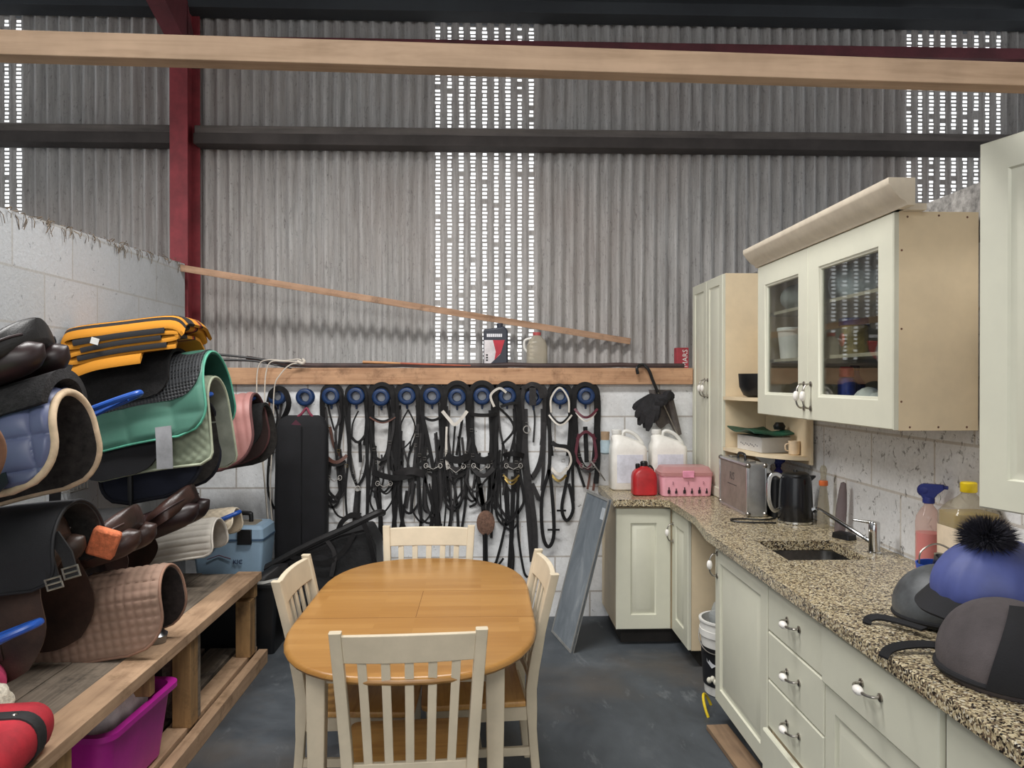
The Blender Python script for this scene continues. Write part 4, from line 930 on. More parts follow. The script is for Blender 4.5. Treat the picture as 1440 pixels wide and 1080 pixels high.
rack(2.12, UZ - .09, 'upper blue saddle rack under the green lined pad at the left edge of the photo', -1.56); rack(2.65, UZ - .06, 'upper blue saddle rack holding the black saddle', -1.56)
rack(3.17, UZ, 'upper blue saddle rack with its bare tip in front of the green pad')
rack(3.98, UZ - .02, 'upper blue saddle rack holding the folded striped rug and green pad'); rack(4.71, UZ - .055, 'upper blue saddle rack holding the pink pad by the corner')
rack(2.46, LZ, 'lower blue saddle rack with an empty loop at the left edge, above the bench'); rack(2.86, LZ, 'lower blue saddle rack under the covered brown saddle', -1.66, False)
rack(3.18, LZ - .04, 'lower blue saddle rack under the tan quilted pad', -1.6, False); rack(3.80, LZ, 'lower blue saddle rack under the dark brown saddle with a high cantle', -1.76, False)
rack(4.40, LZ + .015, 'lower blue saddle rack holding the white pads, its tip pointing at the blue box', -1.39, False)

def pad(label, loc, L, r0, near, far, m, bind, lining, quilt=None, tilt=.2, rz=0, Rc=.16, flare=.05, bw=.010, name='saddle_pad', group='saddle pads on the left wall', th=.012, res=(40, 70), wav=0.0, x0=0.0, catg='saddle pad'):
    r = thing(name, label, catg, loc, (0, -tilt, rz), group)
    cut = r0 * PI / 2
    def S(t):
        a = abs(t); s = -1 if t < 0 else 1
        if a < cut: return s * r0 * math.sin(a / r0), -r0 * (1 - math.cos(a / r0))
        return s * (r0 + flare * (a - cut)), -r0 - (a - cut)
    def xr(t):
        D = near if t < 0 else far; a = abs(t); q = max(0, (a - (D - Rc)) / Rc); q = min(q, 1)
        k = 1 - math.sqrt(max(0, 1 - q * q)); q2 = max(0, min(1, (a - (D - Rc * .6)) / (Rc * .6))); k2 = 1 - math.sqrt(max(0, 1 - q2 * q2))
        return x0 + Rc * .6 * k2, L - Rc * k + .02 * math.cos(a * 3)
    def base(u, v):
        t = -near + (near + far) * v; xa, xb = xr(t); x = xa + (xb - xa) * u; y, z = S(t)
        k = wav * math.sin(x * 16 + t * 7) * min(1, abs(t) / .2)
        return V((x, y + (k if t > 0 else -k), z + .012 * math.sin(x * 6)))
    def q(x, t):
        if not quilt: return 0
        ty, sx, st, amp = quilt
        if ty == 'diamond': a, b = (x + t) / sx, (x - t) / sx
        else: a, b = x / sx, t / st
        f = lambda w_: abs(math.sin(PI * w_)) ** .38
        return amp * (f(a) if ty == 'channel' else f(b) if ty == 'rows' else f(a) * f(b))
    def top(u, v):
        t = -near + (near + far) * v; p = base(u, v)
        e = 1e-3; du = base(min(u + e, 1), v) - base(max(u - e, 0), v); dv = base(u, min(v + e, 1)) - base(u, max(v - e, 0))
        n = du.cross(dv); n = n.normalized() if n.length > 1e-12 else V((0, 0, 1))
        ed = min(1, min(u, 1 - u) * L / .02, min(v * (near + far), (1 - v) * (near + far)) / .02)
        return p + n * (q(p.x, t) * max(ed, 0))
    MB().sheet(res[0], res[1], top, th).build('shell', m, r, smooth=70)
    MB().sheet(16, 40, base, .003, -th - .001).build('lining', lining, r, smooth=70)
    if bind:
        n = 40; pts = [base(1, k / n) for k in range(n + 1)] + [base(1 - k / 10, 1) for k in range(1, 11)] + [base(0, 1 - k / n) for k in range(1, n + 1)] + [base(k / 10, 0) for k in range(1, 10)]
        cl = []
        for p in pts:
            if not cl or (p - cl[-1]).length > .006: cl.append(p)
        MB().tube([p + V((0, 0, -.004)) for p in cl], bw, 8, True).build('binding', bind, r, smooth=70)
    return r, base

def saddle(label, loc, tilt, m, mp, L=.46, rz=0, flap=.36, mf=None, roll=0, name='saddle', flapx=(.0, .27), sc=1.0):
    r = thing(name, label, 'saddle', loc, (0, -tilt, rz), 'saddles on the wall racks'); mf = mf or m
    def W(x): # half width
        k = x / L; return (.062 + .03 * math.exp(-((k - .05) / .12) ** 2) + .115 * math.exp(-((k - .80) / .28) ** 2)) * sc
    def Z(x):
        k = x / L; return .075 + .075 * math.exp(-((k) / .16) ** 2) + .115 * max(0, (k - .38) / .62) ** 1.7
    lo = []; N = 34; ks = [.004 + .992 * (.5 - .5 * math.cos(PI * i / N)) ** .8 for i in range(N + 1)]
    E_ = lambda k_: math.sqrt(max(.0004, 1 - max(0, (k_ - .74) / .26) ** 2.8))
    H_ = lambda k_: .055 + .062 * max(0, (k_ - .3) / .7)
    pw = lambda c_, p_: math.copysign(abs(c_) ** p_, c_)
    for k_ in ks:
        x = L * k_; e = E_(k_); st = math.sqrt(max(.02, 1 - max(0, (.10 - k_) / .10) ** 2))
        w = W(x) * e * st; z = Z(x) - (1 - e) * .03; h = H_(k_) * (.45 + .55 * e)
        l = []
        for k in range(21):
            f_ = PI * k / 20; a = -pw(math.cos(f_), .62)
            l.append(V((x, a * w, z - h * (1 - math.sin(f_) ** .5) - .024 * (1 - a * a) * math.exp(-((k_ - .42) / .24) ** 2))))
        for k in range(1, 6):
            a = 1 - k / 3; l.append(V((x, a * w * .97, z - h - .004)))
        lo.append(l)
    MB().loft(lo).build('seat', m, r, smooth=75)
    for s in (-1, 1):
        MB().tube([V((L * k / 24, s * (W(L * k / 24) * E_(k / 24) + .002), Z(L * k / 24) - H_(k / 24) * .55 - .02 * (1 - E_(k / 24)))) for k in range(1, 24)], .0045, 6).build('welt', mp, r)
        pk = [k / 20 for k in range(21)]
        path = [V((.015 + (L + .01) * k, s * (.05 + .040 * math.sin(PI * min(1, k * 1.1) * .8)), max(.03, Z(L * k) - H_(k) - .02) + .008 * k)) for k in pk]
        MB().tube(path, [max(.004, (.032 + .034 * math.sin(PI * min(1, .1 + k * .75)) ** .8) * math.sqrt(max(.01, 1 - max(0, (k - .80) / .20) ** 2.2)) * math.sqrt(max(.02, 1 - max(0, (.08 - k) / .08) ** 2))) for k in pk], 18).build('panel', mp, r, smooth=80)
        if flap:
            def fl(u, v, s=s):
                v_ = v * flap; q = max(0, (v - .6) / .4); xa = flapx[0] - .07 * math.sin(PI * min(1, v * 1.05)) + .10 * q * q; xb = flapx[1] - .10 * q * q
                x = xa + (xb - xa) * u
                return V((x, s * (.085 + .055 * min(1, v * 2.2) + .03 * v), .085 - v_ - .02 * math.sin(PI * u)))
            f = MB()
            if s < 0: f.sheet(12, 16, fl, .006)
            else: f.sheet(12, 16, lambda u, v: fl(1 - u, v), .006)
            f.build('flap', mf, r, smooth=70)
            MB().ribbon([fl(.62, .08) + V((0, s * .012, 0)), fl(.62, .4) + V((0, s * .012, 0)), fl(.60, .8) + V((0, s * .012, 0))], .028, .005, (0, s, 0)).build('stirrup_leather', mp, r)
    return r
flN = mat('fleece_dark', '#1e1d1e', .95, var=.5, scale=70, bump=1, bscale=140)
ivory = mat('cream_binding', '#c9b295', .8, var=.1, scale=20)
dlin = mat('dark_lining', '#2c2927', .95, var=.4, scale=30)
# blue pad, fleece half pad, black saddle
pb_ = mat('periwinkle_satin', '#5a6180', .45, var=.06, scale=3)
r, bs = pad('periwinkle blue quilted saddle pad with cream binding under the black saddle', (-1.90, 2.66, 1.475), .475, .13, .37, .40, pb_, ivory, dlin, ('square', .105, .105, .022), .22, .0, .15, .10, .013, res=(110, 170))
MB().prism([(-.035, .022), (.045, .03), (.045, -.005), (.01, -.03), (-.02, -.025), (-.035, -.01)], 0, .004, lambda x, z, y: (.30 + x, -.176 - y, -.255 + z)).build('badge', mat('gunmetal', '#3c424c', .3, .8), r)
r = thing('half_pad', 'black fleece half pad between the black saddle and the blue pad', 'half pad', (-1.92, 2.65, 1.475), (0, -.30, 0))
MB().sheet(60, 60, lambda u, v: ((.50 + .03 * math.cos((v - .5) * 3)) * u, .145 * math.sin((v - .5) * 3.0), .03 - .115 * (1 - math.cos((v - .5) * 3.0)) ), .035).build('fleece', flN, r, smooth=80)
saddle('black leather saddle with raised cantle at top left above the blue pad', (-1.90, 2.64, 1.535), .30, M_BLK, mat('oxblood_leather', '#241516', .4, var=.3, scale=10), .47, flap=0, sc=1.0)
# nearest pad, only its arch in frame
pad('green lined saddle pad with brown binding cut off by the left edge', (-1.93, 2.12, 1.455), .53, .12, .30, .30, mat('mint_pad', '#6f9c7c', .8), mat('brown_binding', '#7d5a45', .8, var=.15), mat('mint_lining', '#5f8a68', .9), ('diamond', .06, .06, .006), .12, .0, .17, .10, .014)
# big stack on the fourth rack
sage = mat('sage_cotton', '#828b77', .9, var=.06); 
pad('navy saddle pad at the bottom of the stack under the green one', (-1.95, 4.0, 1.43), .50, .13, .52, .52, mat('navy_cotton', '#1c2030', .85), mat('navy_binding', '#161823', .8), dlin, None, .16, 0, .2, .04)
pad('sage green diamond-quilted pad hanging below the emerald green pad', (-1.97, 3.97, 1.545), .58, .15, .51, .56, sage, mat('sage_binding', '#a5ab95', .85), mat('grey_lining', '#7f8479', .9), ('diamond', .052, .052, .009), .17, 0, .06, .10, .007, res=(80, 130))
tag(MB().ribbon([(.0, 0, 0), (.01, -.012, -.08), (.015, -.016, -.20)], .075, .006, (0, -1, 0)).build('girth_sleeve', mat('grey_webbing', '#8b8c8f', .8), None, loc=(-1.535, 3.72, 1.40)), 'pale grey webbing strap hanging over the sage green pad', 'strap')
r, _ = pad('black felt pad between the emerald and the sage pads', (-2.0, 3.97, 1.57), .36, .175, .56, .5, M_NYL, None, dlin, None, .17, 0, .12, .10)
emer = mat('emerald_satin', '#4d7d6d', .5, var=.08, scale=4)
pad('emerald green quilted saddle pad on the stack under the striped rug', (-2.0, 3.98, 1.655), .60, .205, .52, .54, emer, mat('emerald_binding', '#57a48b', .6), mat('deep_green_lining', '#174a40', .8), ('square', .22, .14, .014), .20, 0, .15, .09, .006, res=(56, 90), wav=.006)
# gel pad (black, holed)
t = NT('holed_gel'); vc = t.coord(); vv = t.add('ShaderNodeTexVoronoi'); vv.inputs['Scale'].default_value = 62; vv.inputs['Randomness'].default_value = 0; t.link(vc, vv.inputs['Vector'])
M_GEL = t.fin(t.ramp(vv.outputs['Distance'], [(.28, '#0b0b0c'), (.36, '#3b3d40')]), .55, 0, t.bump(vv.outputs['Distance'], .8, .01))
r, _ = pad('black gel half pad with punched holes lying over the emerald pad', (-1.97, 3.97, 1.668), .56, .215, .36, .38, M_GEL, None, dlin, None, .20, 0, .15, .0, name='half_pad', catg='half pad', wav=.004)
r, _ = pad('black fleece cloth draped under the folded striped rug', (-2.0, 3.95, 1.68), .44, .225, .36, .36, M_FLEECE, None, dlin, None, .22, 0, .10, .05, name='fleece_cloth', catg='cloth', wav=.012)
# folded striped rug
r = thing('folded_rug', 'folded orange, black and red striped rug on top of the pad stack', 'rug', (-1.735, 3.90, 1.765), (0, -.14, .05))
t = NT('striped_wool'); sp = t.add('ShaderNodeSeparateXYZ'); cc = t.coord(); t.link(cc, sp.inputs[0])
ad = t.add('ShaderNodeMath', operation='MULTIPLY_ADD'); t.link(sp.outputs['Y'], ad.inputs[0]); ad.inputs[1].default_value = 2.4; ad.inputs[2].default_value = .5
col = t.ramp(ad.outputs[0], [(0, '#b87a1c'), (.045, '#1d1a1a'), (.09, '#b87a1c'), (.165, '#211c1c'), (.42, '#c88620'), (.60, '#9c3020'), (.66, '#1f1b1b'), (.72, '#c88620')], 'CONSTANT')
M_RUG = t.fin(col, .95, 0, t.bump(t.noise(cc, 260, 3), .4, .003))
def rug_layer(pts, w, y0, mats, nm, th=.016):
    P = cat(pts, 6); n = len(P)
    lo = []
    for i in range(n):
        a = P[max(i - 1, 0)]; b = P[min(i + 1, n - 1)]; tg = (b - a).normalized(); nn = V((0, 1, 0)).cross(tg).normalized()
        l = []
        for k in range(9): y = y0 + w * (k / 8 - .5); l.append(P[i] + V((0, y, -.22 * max(0, abs(y) - .12) - .7 * max(0, abs(y) - .17))) + nn * th / 2)
        for k in range(8, -1, -1): y = y0 + w * (k / 8 - .5); l.append(P[i] + V((0, y, -.22 * max(0, abs(y) - .12) - .7 * max(0, abs(y) - .17))) - nn * th / 2)
        lo.append(l)
    return MB().loft(lo).build(nm, mats, r, smooth=60)
rug_layer([(.26, 0, 0.0360), (.0, 0, 0.0374), (-.2, 0, 0.0216), (-.235, 0, 0.0396), (-.2, 0, 0.0612), (0, 0, 0.0720), (.24, 0, 0.0720), (.27, 0, 0.0878), (.24, 0, 0.1044), (.0, 0, 0.1080), (-.2, 0, 0.0936), (-.245, 0, 0.1152), (-.21, 0, 0.1404), (0, 0, 0.1404), (.24, 0, 0.1332), (.30, 0, 0.0864)], .44, 0, M_RUG, 'wool')
rug_layer([(.22, 0, 0.0533), (.0, 0, 0.0547), (-.19, 0, 0.0418)], .45, 0, M_NYL, 'lining', .020); rug_layer([(.2, 0, 0.0900), (.0, 0, 0.0907), (-.17, 0, 0.0792)], .45, 0, M_NYL, 'lining', .020); rug_layer([(.22, 0, 0.1224), (.0, 0, 0.1246), (-.2, 0, 0.1166)], .45, 0, M_NYL, 'lining', .022)
rug_layer([(.10, 0, 0.0158), (-.1, 0, 0.0115), (-.22, 0, -0.0144)], .46, -.02, M_RUG, 'wool', .022)
MB().ribbon([(-.11, -.238, .06), (-.075, -.243, .045)], .03, .003, (0, -1, 0)).build('wash_tag', M_WHITE, r)
# pink pad
pinkm = mat('dusty_pink_satin', '#b07c77', .5, var=.06)
r, _ = pad('dusty pink channel-quilted pad with dark lining, last on the upper row', (-1.94, 4.66, 1.435), .55, .15, .50, .50, pinkm, mat('plum_binding', '#5e3c3c', .8), mat('brown_lining', '#3d2d2b', .95), ('channel', .052, .1, .010), .20, 0, .20, .16, .008, res=(70, 60))
MB().prism([(-.03, .02), (.0, .012), (.03, .02), (.03, -.012), (0, -.03), (-.03, -.012)], 0, .004, lambda x, z, y: (.44 + x, -.222 - y, -.30 + z)).build('badge', mat('dark_badge', '#33201f', .5), r)
r, _ = pad('dark brown fleece pad beneath the pink pad in the corner', (-1.95, 4.74, 1.37), .60, .14, .36, .46, M_FLEECE, None, dlin, None, .20, 0, .18, .10)
# hanging straps
tag(MB().ribbon([(0, 0, 0), (.004, -.004, -.15), (0, -.002, -.30), (.006, -.004, -.42)], .04, .008, (.3, -1, 0)).build('girth', M_BLK2, None, loc=(-1.69, 3.08, 1.40)), 'black girth strap hanging from the hook under the bare upper rack', 'girth')
tag(MB().tube([(0, 0, 0), (.002, 0, -.14)], .014, 8).tube([(.002, 0, -.14), (.006, 0, -.36)], .009, 8).build('crop', M_BLKP, None, loc=(-1.74, 3.83, 1.17)), 'thin black riding crop hanging below the stack of pads', 'crop')
r = thing('wire_basket', 'small wire grid holder on the left wall below the blue pad', 'holder', (-2.02, 3.80, 1.085))
m = MB()
for k in range(6): m.tube([(.001, -.08 + .032 * k, 0), (.05, -.08 + .032 * k, 0), (.05, -.08 + .032 * k, .06)], .0025, 6)
for z in (0, .06): m.tube([(.05, -.085, z), (.05, .085, z)], .0025, 6)
m.build('wires', M_STEEL, r)
# ---- lower row
sd = saddle('big brown saddle under a black cover on the lower row at far left', (-1.98, 2.84, .835), .28, M_BRN2, M_BRN2, .50, flap=.40, mf=M_BRN2, flapx=(.05, .45), sc=.88)
for k, x in enumerate((.535, .60)):
    MB().ribbon([(x - .05, -.15, .105), (x - .01, -.178, .03), (x - .01, -.182, -.065 + .02 * k)], .042, .008, (0, -1, 0)).build('girth_strap', M_BLK2, sd)
    m = MB()
    for dz in (-.018, 0, .018): m.tube([(x - .035, -.19, -.05 + .02 * k + dz), (x + .022, -.19, -.05 + .02 * k + dz)], .0035, 6)
    m.tube([(x - .033, -.19, -.07 + .02 * k), (x - .033, -.19, -.03 + .02 * k)], .0035, 6).tube([(x + .02, -.19, -.07 + .02 * k), (x + .02, -.19, -.03 + .02 * k)], .0035, 6)
    m.build('buckle', M_STEEL, sd)
cov, _ = pad('black padded cover draped over the big brown saddle', (-2.0, 2.84, 1.115), .50, .185, .38, .36, mat('black_cover_cloth', '#232326', .7, var=.2, scale=5, bump=.2, bscale=220), mat('cover_piping', '#1d1d20', .7), dlin, None, .14, 0, .08, .03, .006, name='saddle_cover', catg='cover', group='covers on the tack', wav=.004)
tanq = mat('tan_quilted_cotton', '#8f7565', .85, var=.05)
pad('tan square-quilted saddle pad resting on the bench, dark inside', (-1.90, 3.17, .755), .60, .12, .375, .36, tanq, mat('tan_binding', '#8f6e5c', .85), mat('brown_plush', '#2b2422', .95, var=.4, scale=30), ('square', .034, .034, .007), .20, 0, .15, .06, .006, res=(105, 140))
tag(MB().lz([(0, .07, .045, .03), (.03, .075, .05, .035), (.05, .05, .03, .02)]).build('stirrup_pad', M_STAIN, None, loc=(-1.40, 3.24, .532), rot=(0, 0, .3)), 'grey metal stirrup iron on the bench under the tan pad', 'stirrup')
saddle('brown leather saddle lying on the tan quilted pad', (-1.89, 3.17, .825), .25, M_BRN, M_BRN, .53, flap=0, sc=.95)
saddle('dark brown leather saddle with a high cantle behind the tan pad', (-1.96, 3.84, .765), .32, M_BRN, mat('oxblood_leather', '#241516'), .60, flap=.26, mf=M_BRN, sc=1.0)
r, _ = pad('black saddle cover standing against the wall behind the tan pad', (-2.01, 3.62, 1.00), .34, .13, .3, .3, M_BLK2, M_BLK, dlin, None, .06, 0, .1, .05, name='saddle_cover', catg='cover', group='covers on the tack')
tag(MB().box((0, 0, 0), (.10, .05, .11), (.1, .35, .2)).build('sponge', mat('orange_sponge', '#c9704a', .95, var=.15, scale=50, bump=.8), None, loc=(-1.455, 2.985, 1.0), bevel=.012), 'orange sponge block wedged against the brown saddle', 'sponge')
whp = mat('offwhite_quilt', '#c6c0b6', .85, var=.06)
pad('off-white quilted pad beside the tip of the far lower rack', (-1.88, 4.20, .80), .42, .12, .24, .24, whp, mat('offwhite_binding', '#d2ccc2', .85), mat('grey_plush', '#a29b92', .9), ('rows', .05, .035, .007), .16, .0, .05, .10, .006, res=(40, 110))
pad('cream quilted pad around the far lower rack by the blue box', (-1.88, 4.44, .815), .44, .085, .16, .20, mat('cream_quilt', '#cdbfa8', .85), mat('cream_trim', '#d8cdb8', .85), mat('cream_plush', '#b8a890', .9), ('diamond', .04, .04, .007), .16, .0, .06, .10, .006, res=(60, 80))
# foreground bench things
rp = mat('red_quilt', '#a81f2d', .75, var=.12, scale=12, bump=.2, bscale=150)
r = thing('padded_roll', 'red padded roll with a black strap on the near end of the bench', 'roll', (-1.395, 2.08, .531), (0, 0, .12))
MB().loft([[V((x_ * k + 0, y, .070 + z_ * k)) for x_, z_ in rr(.15, .068, .062, 6)] for y, k in ((-.3, .7), (-.285, .92), (-.25, 1), (.2, 1), (.24, .93), (.258, .72))]).build('padding', rp, r)
MB().loft([[V((x_, y, .070 + z_)) for x_, z_ in rr(.15 + o_, .068 + o_, .062 + o_, 6)] for y, o_ in ((.105, -.002), (.106, .005), (.154, .005), (.155, -.002))], caps=False).build('strap', M_BLK2, r)
MB().ball((.08, .13, .1435), (.009, .009, .004), 10, 6).build('stud', M_STEEL, r)
lump('fleece_mitt', 'white fluffy grooming mitt on the bench behind the red roll', 'mitt', (-1.59, 2.50, .59), (.075, .09, .058), mat('white_fleece', '#d6cdbd', .95, var=.2, scale=60, bump=1, bscale=120), .10, 60, 9)
r = thing('bandage_roll', 'rolled pink leg bandage on the bench at the left edge', 'bandage', (-1.70, 2.66, .605), (0, 0, .5))
MB().loft([[V((x_, y, z_)) for x_, z_ in circ(q, 22)] for y, q in ((-.08, .05), (-.075, .07), (.06, .07), (.065, .05))]).build('roll', mat('hot_pink_fleece', '#d04a74', .9, var=.1), r)
MB().tube([(.071 * math.cos(k), .05, .071 * math.sin(k)) for k in [2 * PI * q / 20 for q in range(20)]], .006, 6, True).build('clasp_band', M_STEEL, r)
# ---------------------------------------------------------------- bridles on blue hooks
WY = 5.25
def W(px, py, d=.03): return pY(px, py, WY - d)
BR = mat('bridle_leather', '#161516', .55, var=.3, scale=30, spec=.3)
BR2 = mat('bridle_leather_grey', '#222021', .6, var=.3, scale=30)
BRN_ = mat('bridle_brown', '#5a3a30', .55, var=.2)
MAR = mat('maroon_leather', '#5b2230', .5, var=.15)
WHT = mat('white_lining', '#cfc9c0', .6, var=.08)
DULL = mat('dull_bit_steel', '#8b8783', .4, 1, var=.2, scale=40)
BRASS = mat('brass', '#9a8450', .4, 1)
hx_ = [392, 431, 467, 502, 537, 573, 608, 643, 678, 713, 750, 787, 823]
ordn = ['first', 'second', 'third', 'fourth', 'fifth', 'sixth', 'seventh', 'eighth', 'ninth', 'tenth', 'eleventh', 'twelfth', 'last']
for k, x in enumerate(hx_):
    c = pY(x, 557 + (1.5 if k % 3 == 1 else 0), WY)
    r = thing('bridle_hook', 'blue round bridle hook, %s from the left along the white wall' % ordn[k], 'hook', c, group='blue bridle hooks along the wall')
    ring = [(.030, .0), (.028, .012), (.030, .058), (.034, .066), (.050, .068), (.058, .062), (.060, .052), (.050, .040), (.046, .012), (.056, .004), (.058, 0)]
    MB().loft([[V((x_, -h, z_)) for x_, z_ in circ(q, 28)] for q, h in ring], caps=False).build('ring', M_HOOK, r, smooth=50)
    MB().loft([[V((x_, -h, z_)) for x_, z_ in circ(q, 20)] for q, h in ((.031, .004), (.001, .005))]).build('centre', mat('hook_centre', '#c9cdd2', .6), r)
    MB().lz([(-.088, .006, .004, .003), (-.06, .009, .005, .004), (-.052, .012, .006, .005)], (0, -.02, 0), 3).build('stem', M_HOOK, r)
rb = random.Random(11)
BL = []
class Bridle:
    def __init__(s, k, label, top=True, hw=14, L=90, col=BR, w=.022, d=.05):
        s.k = k; s.x = hx_[k]; s.col = col; s.n = 0
        if k in (2, 4, 5, 6, 7, 8, 9): BL.append((s, k))
        s.r = thing('bridle', label, 'bridle', pY(s.x, 557, WY - .05), group='bridles hanging on the blue hooks'); s.d = d
        if top:
            y = 556
            s.strap([W(s.x + 12.6 * math.cos(a), y_ - 12.6 * math.sin(a), .035) for y_ in (556.5,) for a in [PI * 1.05 - PI * 1.1 * q / 10 for q in range(11)]], .030, name='crown_padding', raw=True, n=2, face=[V((0, -1, 0))] * 21 and (0, -1, 0))
            for j in (0, 1):
                h = hw + 3 * j; l = L * (1 - .22 * j); dd = d - .012 * j
                pts = [W(s.x - h * .72, y + l, .02), W(s.x - h * .95, y + l * .6, .025), W(s.x - h * 1.02, y + l * .25, dd * .8), W(s.x - h, y + 2, dd)]
                pts += [W(s.x + h * math.cos(a), y - (h + 1) * math.sin(a), dd) for a in [PI - PI * q / 8 for q in range(1, 8)]]
                pts += [W(s.x + h, y + 2, dd), W(s.x + h * 1.04, y + l * .25, dd * .8), W(s.x + h * .98, y + l * .6, .025), W(s.x + h * .75, y + l, .02)]
                s.strap(pts, w, name='headpiece' if j == 0 else 'throat_lash', raw=True)
    def strap(s, pts, w=.018, col=None, name='strap', d=None, n=5, th=.005, raw=False, face=(0, -1, 0)):
        s.n += 1
        if not raw:
            dd = d if d is not None else .018 + .0045 * (s.n % 6); pts = [W(p[0], p[1], p[2] if len(p) > 2 else dd) for p in pts]
        MB().ribbon(cat(pts, n), w, th, face).build(name, col or s.col, s.r, world=True, smooth=60); return s
    def arc(s, x0, x1, y, sag, w=.02, col=None, name='browband', d=.06, pad=None):
        pts = [(x0 + (x1 - x0) * q / 6, y + sag * math.sin(PI * q / 6), d * (.55 + .45 * math.sin(PI * q / 6))) for q in range(7)]
        s.strap(pts, w, col, name, n=3, th=.009)
        if pad: s.strap([(p[0], p[1] + 1.6, p[2] + .006) for p in pts], w * .45, pad, name + '_lining', n=3, th=.006)
        return s
    def loop(s, x, y0, y1, hw, w=.016, col=None, name='rein', d=None, skew=0, y00=None):
        y00 = y0 if y00 is None else y00
        pts = [(x - hw * .7, y0), (x - hw, y0 + (y1 - y0) * .5), (x - hw * .9 + skew * .7, y1 - hw * 1.0), (x + skew, y1), (x + hw * .9 + skew * .7, y1 - hw * 1.0), (x + hw, y00 + (y1 - y00) * .5), (x + hw * .7, y00)]
        return s.strap(pts, w, col, name, d)
    def bit(s, x, y, w=10, col=None, vee=5):
        m = MB()
        for sg in (-1, 1):
            c = W(x + sg * w, y, .055); m.tube([c + V((.013 * math.cos(a), .006 * math.sin(a), .015 * math.sin(a))) for a in [2 * PI * q / 16 for q in range(16)]], .0024, 6, True)
        m.tube([W(x - w, y, .055), W(x, y + vee, .065), W(x + w, y, .055)], .0038, 8)
        m.build('bit', col or DULL, s.r, world=True); return s
    def ring(s, x, y, rad=.02, col=None):
        c = W(x, y, .05); MB().tube([c + V((rad * math.cos(a), .004 * math.sin(a), rad * math.sin(a))) for a in [2 * PI * q / 18 for q in range(18)]], .0045, 6, True).build('ring', col or DULL, s.r, world=True); return s
    def buckles(s, pts, col=None):
        for x, y in pts:
            c = W(x, y, .052); h, v = .010, .009
            MB().tube([c + V((-h, 0, -v)), c + V((h, 0, -v)), c + V((h, 0, v)), c + V((-h, 0, v))], .0022, 5, True).build('buckle', col or DULL, s.r, world=True)
        return s
# 1 loose straps
b = Bridle(0, 'black leather strap with a loose long loop on the first hook from the left', top=False)
b.strap([(378, 566, .06), (382, 552, .07), (392, 546, .075), (402, 552, .07), (406, 570, .06), (398, 590), (393, 600)], .035, name='neck_strap').strap([(386, 570), (390, 590), (379, 640), (377, 690), (386, 716)], .014).strap([(396, 568), (393, 590), (386, 620), (379, 655)], .016, BR2).strap([(379, 566, .06), (376, 600), (375, 622)], .014, BRN_).ring(375, 612, .012)
# 3
b = Bridle(2, 'black bridle with brown lead pieces, right next to the black garment bag', hw=12, L=80, w=.02)
b.strap([(460, 565), (466, 590), (472, 605), (480, 572)], .012).strap([(474, 565), (478, 590), (472, 605), (474, 640)], .016, BR2).arc(457, 488, 640, 10, .022, BRN_, 'noseband').arc(458, 486, 649, 5, .022, None, 'noseband').buckles([(476, 634), (462, 600), (487, 655)], BRASS)
b.loop(470, 655, 706, 11, .02).loop(474, 652, 703, 12, .014, BR2).strap([(484, 570), (490, 630), (486, 690), (488, 728)], .014).strap([(462, 700), (475, 725), (495, 728), (508, 722)], .012)
b.strap([(464, 600), (470, 628), (482, 645)], .018, BRN_).bit(470, 672, 8)
# 4
b = Bridle(3, 'thin black bridle with a steel curb chain, fourth from the left', hw=13, L=70, w=.016)
b.loop(503, 562, 622, 14, .018, name='rein').strap([(491, 570), (492, 620), (494, 660), (502, 683)], .018, name='cheekpiece').strap([(514, 570), (517, 630), (513, 665), (504, 683)], .018, name='cheekpiece').strap([(506, 620), (507, 650)], .022).ring(503, 687, .016).strap([(503, 690), (500, 720), (498, 760)], .036, BR2).strap([(506, 690), (504, 730), (502, 770)], .016).strap([(515, 600), (517, 680), (516, 740)], .022)
b.strap([(504, 578, .05), (496, 596), (495, 615)], .01).buckles([(497, 664), (508, 664), (500, 676)]).strap([(492, 630), (500, 672)], .007, DULL, 'curb_chain').strap([(512, 640), (505, 676)], .007, DULL, 'curb_chain')
# 5
b = Bridle(4, 'broad black bridle with a brown-edged browband, fifth from the left', hw=15, L=105, w=.028)
b.arc(520, 556, 585, 8, .02, None, 'browband', pad=BRN_).strap([(524, 570), (525, 640), (532, 680), (535, 720), (538, 760)], .024).strap([(550, 572), (546, 630), (534, 655)], .022).strap([(551, 590), (545, 640), (531, 668), (527, 700)], .018, BR2)
b.arc(524, 590, 664, 8, .038, None, 'noseband').bit(540, 680, 9).loop(540, 672, 692, 12, .014).strap([(527, 690), (534, 730), (531, 770)], .018).strap([(520, 585), (528, 650), (530, 700)], .016).buckles([(548, 622), (526, 632), (530, 650)])
b.strap([(545, 560), (556, 640), (553, 690), (556, 752)], .026).strap([(560, 680), (566, 720), (560, 752)], .014)
# 6
b = Bridle(5, 'black bridle with a padded sheepskin-thick noseband, sixth from the left', hw=14, L=120, w=.024)
b.strap([(574, 576, .05), (563, 600), (565, 630), (578, 620)], .010).strap([(574, 576, .05), (584, 600), (578, 620), (576, 632)], .010).strap([(561, 570), (560, 640), (557, 700), (553, 750)], .030).strap([(586, 570), (592, 625), (580, 680), (568, 712)], .02).arc(556, 598, 668, -6, .05, BR2, 'noseband').strap([(590, 655), (604, 640)], .022)
b.strap([(590, 560), (586, 620), (582, 660), (578, 720)], .02, BR2).loop(594, 680, 735, 14, .012).strap([(572, 690), (566, 730), (560, 750)], .018).buckles([(587, 612), (584, 626), (590, 640)]).strap([(558, 600), (566, 650), (562, 700)], .016)
